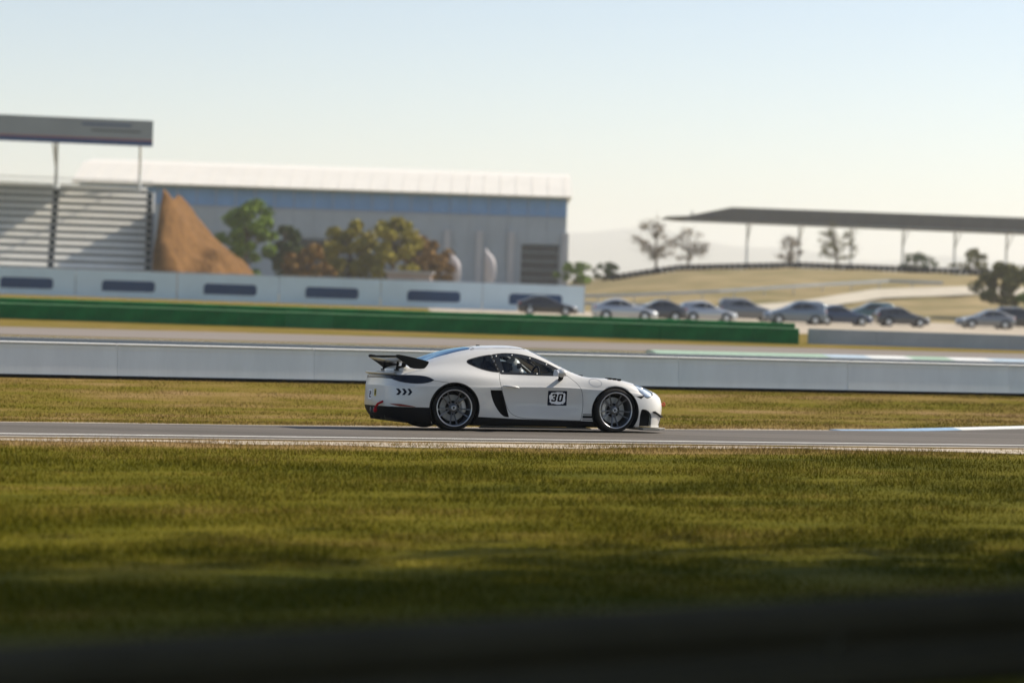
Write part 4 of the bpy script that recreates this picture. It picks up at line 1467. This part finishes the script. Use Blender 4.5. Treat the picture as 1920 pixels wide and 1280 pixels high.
for i in range(nP):
    x0 = HX0 + i * pw
    MB().box(x0 + .05, x0 + pw - .05, .12, .18, 11.08, 13.42).build('pane', M_PANE, hall)
    MB().box(x0 - .05, x0 + .05, .04, .25, 11.06, 13.46).build('mullion', M_MULL, hall)
    MB().box(x0 + .02, x0 + pw - .02, .10, .28, 7.55, 10.87).build('wall_panel', M_GWALL, hall)
    if not (x0 > -1.0 or -29 < x0 < -23):
        MB().box(x0 + .02, x0 + pw - .02, .10, .28, 0, 7.50).build('wall_panel', M_GWALL, hall)
gt = MB().box(.8, 5.6, .06, .12, 0, 7.4).build('gate', M_DARKOP, hall)
for i in range(6):
    MB().box(.8, 5.6, .02, .055, .9 + i * 1.1, .98 + i * 1.1).build('gate_rail', M_GWALL, gt)
gt = MB().box(-28.6, -22.6, .06, .12, 0, 7.2).build('gate', M_DARKOP, hall)
for x0 in (-.9, -5.0, -9.1, -13.2, 6.0):
    MB().box(x0, x0 + .8, -.35, .05, 0, 9.0).build('pier', M_PIER, hall)
MB().box(HX0, HX1, -1.1, .3, 13.38, 13.44).build('soffit', M_MULL, hall)

# ------------------------------------------------------------------ things between fence and hall
for i, (x, y, h, rx, lf, lb) in enumerate([
    (-28.6, 252, 10.4, 3.6, 'green', 'bright green leafy tree in front of the hall, beside the brown bank'),
    (-25.5, 262, 8.2, 2.4, 'dark', 'dark green tree just right of the bright green one'),
    (-18.4, 258, 8.6, 3.8, 'yellow', 'yellow-green tree in front of the hall, left of its twin'),
    (-13.4, 255, 9.2, 3.9, 'yellow', 'tallest yellow-green tree in front of the hall'),
    (-22.0, 250, 5.6, 2.9, 'rust', 'low rust-brown tree between green and yellow trees'),
    (-9.6, 262, 7.2, 2.8, 'rust', 'rust-tinted tree at the right of the yellow-green trees')]):
    tree('leafy_tree', lb, (x, y, 0), h, rx, lf, 5200, .30, .12, seed=i, group='trees before the hall', clumps=44)


def flag(x, y, h, lb):
    fl = empty('feather_flag', (x, y, 0))
    tag(fl, lb, 'flag', 'feather flags by the hall')
    MB().tube([(0, 0, 0), (0, 0, h * .8), (.15, 0, h * .95), (.55, 0, h)], [.05, .04, .03, .02], 8).build('pole', M_STEEL, fl)
    MB().box(-.5, .5, -.5, .5, 0, .12).build('foot', M_DSTEEL, fl, bevel=.02)
    V, F = [], []
    for i in range(13):
        t = i / 12
        w_ = 1.15 * (0.75 + 0.35 * math.sin(math.pi * t)) * (1 if t < .8 else max(.12, (1 - t) / .2))
        for j in range(4):
            q = j / 3
            V.append((.05 + w_ * q, .10 * math.sin(3 * q + 4 * t), h * (.16 + .83 * t)))
    for i in range(12):
        for j in range(3):
            F.append((i * 4 + j, (i + 1) * 4 + j, (i + 1) * 4 + j + 1, i * 4 + j + 1))
    o = mesh_obj('sail', V, F, mat('white_flag_cloth', (0.62, 0.58, 0.60), 0.8, var=0.05, scale=1), fl, smooth=True)
    md = o.modifiers.new('thick', 'SOLIDIFY')
    md.thickness = .02


flag(-7.3, 262, 5.6, 'left white feather flag in front of the hall')
flag(-3.4, 262, 6.2, 'right white feather flag in front of the hall, nearer the dark gate')
kio = tag(empty('kiosk', (-11.0, 245, 0)), 'pale pinkish flat-roofed kiosk under the yellow-green trees', 'kiosk')
MB().box(-2.3, 2.3, 0, 3, 0, 3.0).build('wall', mat('pale_pink_render', (0.40, 0.33, 0.31), 0.8, var=0.06, scale=0.5), kio, bevel=.03)
MB().box(-2.55, 2.55, -.3, 3.2, 3.02, 3.25).build('roof', M_PIER, kio)
MB().box(-1.6, .6, -.04, .02, 1.1, 2.3).build('hatch', M_DARKOP, kio)
MB().box(1.1, 2.0, -.04, .02, 0.02, 2.2).build('door', M_GWALL, kio)

# ------------------------------------------------------------------ rising ground on the right, its fences, wall of tyres and access road
HB = interp([(-60, 0), (-8, 0), (2, 1.4), (9, 2.6), (20, 4.6), (35, 5.4), (50, 5.3), (75, 5.1), (160, 5.0)])


def z_bank(x, y):
    t = min(1, max(0, (y - 228) / 60))
    return HB(x) * t * t * (3 - 2 * t)


V, F = [], []
xs = np.linspace(-60, 190, 84)
ysb = np.concatenate([np.linspace(215, 300, 35), np.array([320, 360, 420, 520, 700])])
for x in xs:
    for y in ysb:
        V.append((x, y, z_bank(x, y) - .02 + (0.12 * math.sin(x * .7 + y * .23) * min(1, max(0, (y - 230) / 20)) if y < 300 else 0)))
w = len(ysb)
for i in range(len(xs) - 1):
    for j in range(w - 1):
        F.append((i * w + j, (i + 1) * w + j, (i + 1) * w + j + 1, i * w + j + 1))
tag(mesh_obj('embankment', V, F, mat('dry_bank_grass', (0.13, 0.115, 0.035), 0.95, col2=(0.36, 0.27, 0.14), scale=0.30, stretch=(.35, 1, 1), bump=.4, bscale=4), smooth=True), kind='structure')
gl = mesh_obj('gravel_lot', [(-4, 128, .006), (110, 128, .006), (120, 214, .006), (-8, 214, .006)], [(0, 1, 2, 3)], M_GRAVEL)
tag(gl, kind='structure')


def path_on_bank(name, pts, wd, m):
    V, F = [], []
    P = []
    for a, b in zip(pts[:-1], pts[1:]):
        for t in np.linspace(0, 1, 10, endpoint=False):
            P.append((a[0] + (b[0] - a[0]) * t, a[1] + (b[1] - a[1]) * t))
    P.append(pts[-1])
    for i, p in enumerate(P):
        for j in range(5):
            y = p[1] + wd * (j / 4 - .5)
            V.append((p[0], y, z_bank(p[0], y) + .16))
    for i in range(len(P) - 1):
        for j in range(4):
            F.append((i * 5 + j, (i + 1) * 5 + j, (i + 1) * 5 + j + 1, i * 5 + j + 1))
    tag(mesh_obj(name, V, F, m), kind='structure')


path_on_bank('access_road', [(8, 231), (20, 236), (30, 244), (40, 256), (52, 262), (80, 265)], 7, mat('pale_dirt_road', (0.50, 0.45, 0.36), 0.95, var=.1, scale=.4))


def guardrail(name, label, pts, zf, h, m, post=4.0, waves=True):
    g = tag(empty(name, (pts[0][0], pts[0][1], zf(*pts[0]))), label, 'guardrail')
    bpy.context.view_layer.update()
    inv = g.matrix_world.inverted()
    P = [Vector((x, y, zf(x, y))) for x, y in pts]
    prof = [(0, .0), (-.05, .04), (-.05, .10), (0, .15), (0, .17), (-.05, .22), (-.05, .28), (0, .32), (.012, .32), (-.035, .275), (-.035, .225), (.012, .175), (.012, .145), (-.035, .095), (-.035, .045), (.012, .0)]
    V, F = [], []
    for i, p in enumerate(P):
        d = (P[min(i + 1, len(P) - 1)] - P[max(i - 1, 0)])
        d.z = 0
        d.normalize()
        nrm = Vector((-d.y, d.x, 0))
        for (a, b) in prof:
            V.append(inv @ (p + nrm * a + Vector((0, 0, h - .32 + b))))
    w = len(prof)
    for i in range(len(P) - 1):
        for j in range(w):
            F.append((i * w + j, (i + 1) * w + j, (i + 1) * w + (j + 1) % w, i * w + (j + 1) % w))
    mesh_obj('beam', V, F, m, g)
    acc = 0
    for a, b in zip(P[:-1], P[1:]):
        L = (b - a).length
        t = (post - acc) if acc else 0.0
        while t < L:
            p = inv @ (a + (b - a) * (t / L))
            MB().box(p.x + .02, p.x + .12, p.y + .02, p.y + .14, p.z - .1, p.z + h - .03).build('post', m, g)
            t += post
        acc = (L - (t - post)) % post
    return g


guardrail('guardrail', 'grey steel guardrail curving along the dry bank on the right', [(-3, 243), (4, 244), (12, 246), (22, 250), (32, 256), (42, 262), (48, 262)], lambda x, y: z_bank(x, y), .95, M_STEEL)
guardrail('guardrail', 'low grey guardrail below the long one, near the hall gate', [(-5, 229), (4, 230), (13, 231), (19, 233)], lambda x, y: z_bank(x, y), .75, M_STEEL)
tw_ = tag(empty('tyre_wall', (14, 286, z_bank(14, 286))), 'dark wall of stacked tyres along the top of the bank', 'tyre wall')
tyre_me = None
cnt = 0
for i in range(72):
    x = 12 + i * .70
    y = 284 + 3 * math.sin(i * .045)
    mb = MB()
    if tyre_me is None:
        for lv in range(3):
            for (rr, zz) in (): pass
        V, F = [], []
        k = 12
        prof = []
        for lv in range(3):
            prof += [(.22, lv * .25 + .01), (.33, lv * .25 + .02), (.36, lv * .25 + .125), (.33, lv * .25 + .23), (.22, lv * .25 + .24)]
        for (rr, zz) in prof:
            for j in range(k):
                t = 2 * math.pi * j / k
                V.append((rr * math.cos(t), rr * math.sin(t), zz))
        for a in range(len(prof) - 1):
            for j in range(k):
                F.append((a * k + j, a * k + (j + 1) % k, (a + 1) * k + (j + 1) % k, (a + 1) * k + j))
        o = mesh_obj('tyre_stack', V, F, mat('old_tyre_rubber', (0.022, 0.022, 0.026), 0.85, var=.3, scale=2), tw_, smooth=True)
        tyre_me = o.data
    else:
        o = link('tyre_stack', tyre_me, tw_)
    o.location = (x - 14, y - 286, z_bank(x, y) - z_bank(14, 286))
    o.rotation_euler = (0, 0, random.uniform(0, 6))

# ------------------------------------------------------------------ roofed stand on the right
cs = tag(empty('canopy_stand', (24.4, 380, 5.2)), 'long dark flat canopy on thin columns at the right', 'canopy')
M_CAN = mat('dark_grey_canopy', (0.085, 0.085, 0.08), 0.7, var=0.12, scale=0.2)
MB().prism([(0, 8.9), (3.5, 9.15), (10.5, 10.75), (84, 10.55), (84, 8.15), (2.6, 8.65)], 0, 16, 'y').build('roof', M_CAN, cs)
for i in range(26):
    MB().box(4 + i * 3.1, 4.22 + i * 3.1, -.25, -.01, 8.75 - .007 * i * 3, 9.9).build('edge_rib', M_DSTEEL, cs)
MB().box(3, 84, -.3, .0, 8.32, 8.42).build('gutter', M_STEEL, cs)
for i in range(9):
    x0 = 14 + i * 8.6
    MB().tube([(x0, 8, -1), (x0, 8, 8.7)], .16, 8).build('column', M_WSTEEL, cs)
    MB().tube([(x0, 8, 5.5), (x0, 1.5, 8.5)], .09, 6).build('brace', M_WSTEEL, cs)

# ------------------------------------------------------------------ trees on the right
for i, (x, y, h, rx, lf, bare, n, lb) in enumerate([
    (19.5, 322, 7.6, 3.6, 'pale', True, 500, 'bare pale tree left of the dark canopy'),
    (24.5, 330, 6.2, 2.8, 'pale', True, 380, 'smaller bare tree under the left tip of the canopy'),
    (45.5, 330, 7.2, 3.4, 'olive', True, 420, 'sparse olive tree under the middle of the canopy'),
    (40.0, 338, 5.4, 2.6, 'pale', True, 300, 'low bare tree just left of the sparse olive tree'),
    (60.0, 308, 3.6, 2.6, 'olive', False, 1000, 'low olive bush on the bank top near the tyre wall end'),
    (53.5, 312, 2.8, 2.8, 'dark', False, 1000, 'low dark bush behind the tyre wall'),
    (49.6, 238, 5.4, 3.4, 'olive', False, 3800, 'big olive tree at the right edge behind the parked cars'),
    (53.5, 233, 4.6, 3.4, 'green', False, 3400, 'rightmost green tree behind the parked cars'),
    (7.6, 292, 2.8, 2.6, 'green', False, 1200, 'green bush beside the right end of the hall'),
    (11.5, 296, 2.2, 2.2, 'dark', False, 900, 'small dark bush right of the green bush by the hall')]):
    tree('bush' if h < 4 else 'tree', lb, (x, y, z_bank(x, y)), h, rx, lf, n, .26, .06 if h < 4 else .25, bare, seed=20 + i, group='trees on the right bank')

# ------------------------------------------------------------------ parked cars
SED = [
    [(-.85, 0, .28), (-.84, .5, .28), (-.74, .76, .24), (-.4, .84, .20), (.3, .86, .20), (1.3, .86, .20), (2.2, .86, .20), (2.75, .86, .20), (3.25, .78, .20), (3.5, .45, .20), (3.56, 0, .20)],
    [(-.92, 0, .55), (-.90, .5, .55), (-.78, .82, .55), (-.4, .90, .55), (.3, .91, .55), (1.3, .91, .55), (2.2, .91, .55), (2.75, .90, .55), (3.28, .80, .48), (3.56, .45, .46), (3.62, 0, .46)],
    [(-.90, 0, .80), (-.88, .5, .80), (-.76, .78, .80), (-.4, .86, .82), (.3, .87, .84), (1.3, .87, .84), (2.2, .87, .82), (2.75, .86, .76), (3.2, .76, .66), (3.48, .44, .62), (3.55, 0, .62)],
    [(-.86, 0, .98), (-.84, .5, .98), (-.72, .70, .96), (-.4, .78, .95), (.3, .80, .96), (1.3, .79, .95), (2.1, .77, .92), (2.6, .72, .86), (3.0, .62, .76), (3.3, .38, .70), (3.38, 0, .70)],
    [(-.66, 0, 1.02), (-.66, .45, 1.02), (-.58, .62, 1.02), (-.25, .68, 1.12), (.35, .70, 1.25), (1.2, .69, 1.25), (1.85, .68, 1.06), (2.4, .60, .92), (2.75, .5, .82), (2.95, .3, .77), (3.0, 0, .77)],
    [(-.45, 0, 1.06), (-.45, .38, 1.06), (-.38, .5, 1.08), (-.05, .54, 1.26), (.45, .54, 1.42), (1.1, .54, 1.43), (1.6, .54, 1.22), (2.15, .52, .96), (2.5, .4, .88), (2.65, .2, .84), (2.68, 0, .84)],
    [(-.2, 0, 1.13), (-.2, 0, 1.14), (-.15, 0, 1.17), (.1, 0, 1.32), (.5, 0, 1.46), (1.05, 0, 1.47), (1.5, 0, 1.28), (2.0, 0, 1.0), (2.2, 0, .92), (2.28, 0, .90), (2.3, 0, .90)],
]
M_CGLASS = mat('dark_car_glass', (0.015, 0.02, 0.028), 0.06, coat=0.3)
M_CRED = mat('red_lamp', (0.30, 0.01, 0.01), 0.25)


def parked_car(label, loc, rz, color, style, rough=0.3):
    P = np.array(SED)
    if style == 'suv':
        P[:, :, 2] = P[:, :, 2] * 1.13 + 0.05
        P[4:, 0:4, 0] -= np.array([[.18], [.30], [.36]]) * np.array([[1, 1, 1, .9]])
        P[4:, 0:4, 2] += np.array([[.12], [.26], [.30]]) * np.array([[1, 1, 1, .55]])
    if style == 'hatch':
        P[:, :, 0] *= 0.90
        P[4:, 0:4, 0] -= np.array([[.10], [.22], [.26]]) * np.array([[1, 1, 1, .8]])
        P[4:, 0:4, 2] += np.array([[.08], [.18], [.20]]) * np.array([[1, 1, 1, .5]])
    car = tag(empty('parked_car', loc, rz), label, 'car', 'cars parked on the gravel lot')
    m = loft(P, 7, 7)
    wb = 2.62 * (0.90 if style == 'hatch' else 1)
    zc = 0.33
    for cx in (0.0, wb):
        _, m = clip(m, np.maximum(np.hypot(m[0][:, 0] - cx, m[0][:, 2] - zc) - .39, .45 - m[0][:, 1]))
    zk = 1.13 if style == 'suv' else 1.0
    xk = 0.90 if style == 'hatch' else 1.0
    belt = lambda x, z: z
    sidew = [(-.22 * xk, 1.02 * zk + (.05 if style != 'sedan' else 0)), (.15 * xk, 1.20 * zk), (.5 * xk, 1.32 * zk), (1.1 * xk, 1.33 * zk), (1.5 * xk, 1.20 * zk), (1.95 * xk, .99 * zk), (.8 * xk, .985 * zk)]
    X, Y, Z = m[0].T
    g, m = clip(m, np.maximum(poly_sd(sidew, X, Z), .45 - Y))
    X, Y, Z = m[0].T
    ws = [(2.12 * xk, -.3), (2.05 * xk, .46), (1.55 * xk, .50), (1.22 * xk, .46), (1.18 * xk, -.3)]
    w1, m = clip(m, np.maximum(poly_sd(ws, X, Y), .9 - Z))
    X, Y, Z = m[0].T
    rw = [(-.36 * xk - (.25 if style != 'sedan' else 0), -.3), (-.32 * xk - (.25 if style != 'sedan' else 0), .45), (.1 * xk, .48), (.30 * xk, .44), (.34 * xk, -.3)]
    w2, m = clip(m, np.maximum(poly_sd(rw, X, Y), 1.06 * zk - Z))
    paint = mat('car_paint_' + color[0], color[1], rough, color[2], coat=0.7)
    body = skin('body', both(m), paint, car)
    skin('windscreen', both(w1), M_CGLASS, car)
    skin('rear_window', both(w2), M_CGLASS, car)
    for s_ in (-1, 1):
        skin('side_window', flip(g) if s_ < 0 else g, M_CGLASS, car)
        MB().box(.95 * xk, 1.0 * xk, s_ * .70 - .09, s_ * .70 + .09, .97 * zk, 1.32 * zk).build('door_pillar', paint, car)
        for cx in (0.0, wb):
            wh = empty('wheel', (cx, s_ * .80, zc), 0, car)
            MB().lathe_y([(-.10, .20), (-.10, .31), (-.07, .33), (.07, .33), (.10, .31), (.10, .20)], 20).build('tyre', M_TYRE, wh, smooth=True)
            MB().lathe_y([(s_ * .095, .21), (s_ * .06, .19), (s_ * .07, .05), (s_ * .075, .0)], 16).build('rim', M_LIP, wh, smooth='angle')
        MB().ellipsoid((3.22 * xk, s_ * .66, .66 * zk), (.16, .16, .07), 10, 6).build('headlight', M_LAMP, car, smooth=True)
        MB().ellipsoid((-.76, s_ * .68, .86 * zk), (.09, .16, .08), 10, 6).build('tail_light', M_CRED, car, smooth=True)
        MB().ellipsoid((1.78 * xk, s_ * .97, 1.0 * zk), (.07, .10, .07), 10, 6).build('mirror', paint, car, smooth=True)
    MB().box(-.6, 3.2 * xk, -.75, .75, .2, .5).build('underbody', M_BLACK, car)
    MB().box(-.94, -.91, -.26, .26, .62, .73).build('plate', M_YELLOW if color[0] == 'charcoal' else M_WHITE, car)
    return car


CC = {'silver': ('silver', (0.42, 0.44, 0.46), 0.6), 'charcoal': ('charcoal', (0.05, 0.055, 0.065), 0.4), 'black': ('black', (0.012, 0.013, 0.016), 0.1), 'grey': ('grey', (0.17, 0.18, 0.19), 0.5),
      'navy': ('navy', (0.02, 0.04, 0.085), 0.3), 'white': ('white', (0.62, 0.62, 0.61), 0.0), 'bluegrey': ('bluegrey', (0.14, 0.18, 0.22), 0.5), 'teal': ('teal', (0.03, 0.09, 0.10), 0.3)}
for x, y, rz, c, st, lb in [
    (6.2, 158, 4, 'silver', 'sedan', 'silver saloon parked at the left end of the row, behind the green barrier'),
    (11.0, 161, 188, 'charcoal', 'sedan', 'charcoal saloon parked between two silver cars'),
    (12.4, 163, 6, 'silver', 'hatch', 'silver hatchback parked right of the charcoal saloon'),
    (21.4, 167, 186, 'bluegrey', 'suv', 'tall blue-grey off-roader in the middle of the parked row'),
    (22.6, 170, 8, 'navy', 'sedan', 'navy saloon parked right of the blue-grey off-roader'),
    (27.6, 173, 5, 'charcoal', 'hatch', 'charcoal hatchback parked right of the navy saloon'),
    (37.4, 179, 187, 'grey', 'sedan', 'mid-grey saloon parked left of the black off-roader'),
    (38.6, 183, 6, 'black', 'suv', 'black off-roader near the right end of the parked row'),
    (43.8, 187, 5, 'silver', 'sedan', 'silver saloon parked at the right end of the row'),
    (16.5, 178, 5, 'grey', 'suv', 'grey off-roader in the second row, behind the silver hatchback'),
    (31.0, 196, 184, 'teal', 'suv', 'dark teal off-roader in the second row'),
    (46.5, 204, 186, 'bluegrey', 'suv', 'blue-grey off-roader in the second row at the right edge'),
    (1.2, 172, 3, 'black', 'sedan', 'black saloon in front of the banner fence, left of all other cars')]:
    parked_car(lb, (x, y, .006), R(rz), CC[c], st)

# ------------------------------------------------------------------ distant hills
V, F = [], []
hx = np.linspace(-3500, 5100, 160)
hz = 122 + 50 * np.sin(hx * .00133 + 1.2) + 20 * np.sin(hx * .0047) + 11 * np.sin(hx * .0133 + 2)
for x, z in zip(hx, hz):
    V += [(x, 6900, -2), (x, 7100, z * .62), (x, 7500, z), (x, 9000, -2)]
for i in range(len(hx) - 1):
    for j in range(3):
        F.append((i * 4 + j, (i + 1) * 4 + j, (i + 1) * 4 + j + 1, i * 4 + j + 1))
tag(mesh_obj('hills', V, F, mat('wooded_hill', (0.06, 0.075, 0.06), 0.9, var=0.3, scale=0.005), smooth=True), kind='structure')

# ------------------------------------------------------------------ guardrail in front of the camera and unseen trees added to shade the bank
guardrail('guardrail', 'dark out-of-focus guardrail crossing the foreground along the bottom', [(-6.1, 3.2), (-1.34, 6.2), (1.83, 8.2), (6.6, 11.2), (11.4, 14.2)], lambda x, y: 0.0, 1.12, mat('weathered_guardrail', (0.055, 0.047, 0.030), 0.9, 0.0, var=0.15, scale=2, spec=0.1), post=2.8)
for i, (x, y, h, rx) in enumerate([(12.0, 11.5, 16, 5.4), (12.6, 16.6, 16, 5.2), (20.0, 14.5, 18, 5.4), (14.2, 21.0, 17, 5.0), (10.5, 6.5, 15, 5.4)]):
    tree('shade_tree', ['spreading tree nearest the track-side guardrail, shading the bank', 'slender tree standing closest to the track edge', 'tallest tree of the shading group', 'tree at the far end of the shading group', 'low tree beside the camera, right of the guardrail'][i], (x, y, 0), h, rx, 'olive', (24000, 10000, 20000, 3600, 24000)[i], .20, .16, seed=60 + i, group='trees shading the bank', clumps=(90, 150, 90, 150, 90)[i])

# ------------------------------------------------------------------ haze: even, pale air round the whole place
m_haze = bpy.data.materials.new('haze_air')
m_haze.use_nodes = True
hn, hl_ = m_haze.node_tree.nodes, m_haze.node_tree.links
hn.clear()
ho = hn.new('ShaderNodeOutputMaterial')
pv = hn.new('ShaderNodeVolumePrincipled')
pv.inputs['Color'].default_value = (0.97, 0.98, 0.985, 1)
pv.inputs['Density'].default_value = 0.00024
pv.inputs['Anisotropy'].default_value = 0.15
hl_.new(pv.outputs[0], ho.inputs['Volume'])
hz_ = MB().box(-5200, 6600, -80, 9300, -4, 215).build('haze', m_haze)
tag(hz_, 'thin pale haze hanging over the whole circuit', 'haze', kind='stuff')
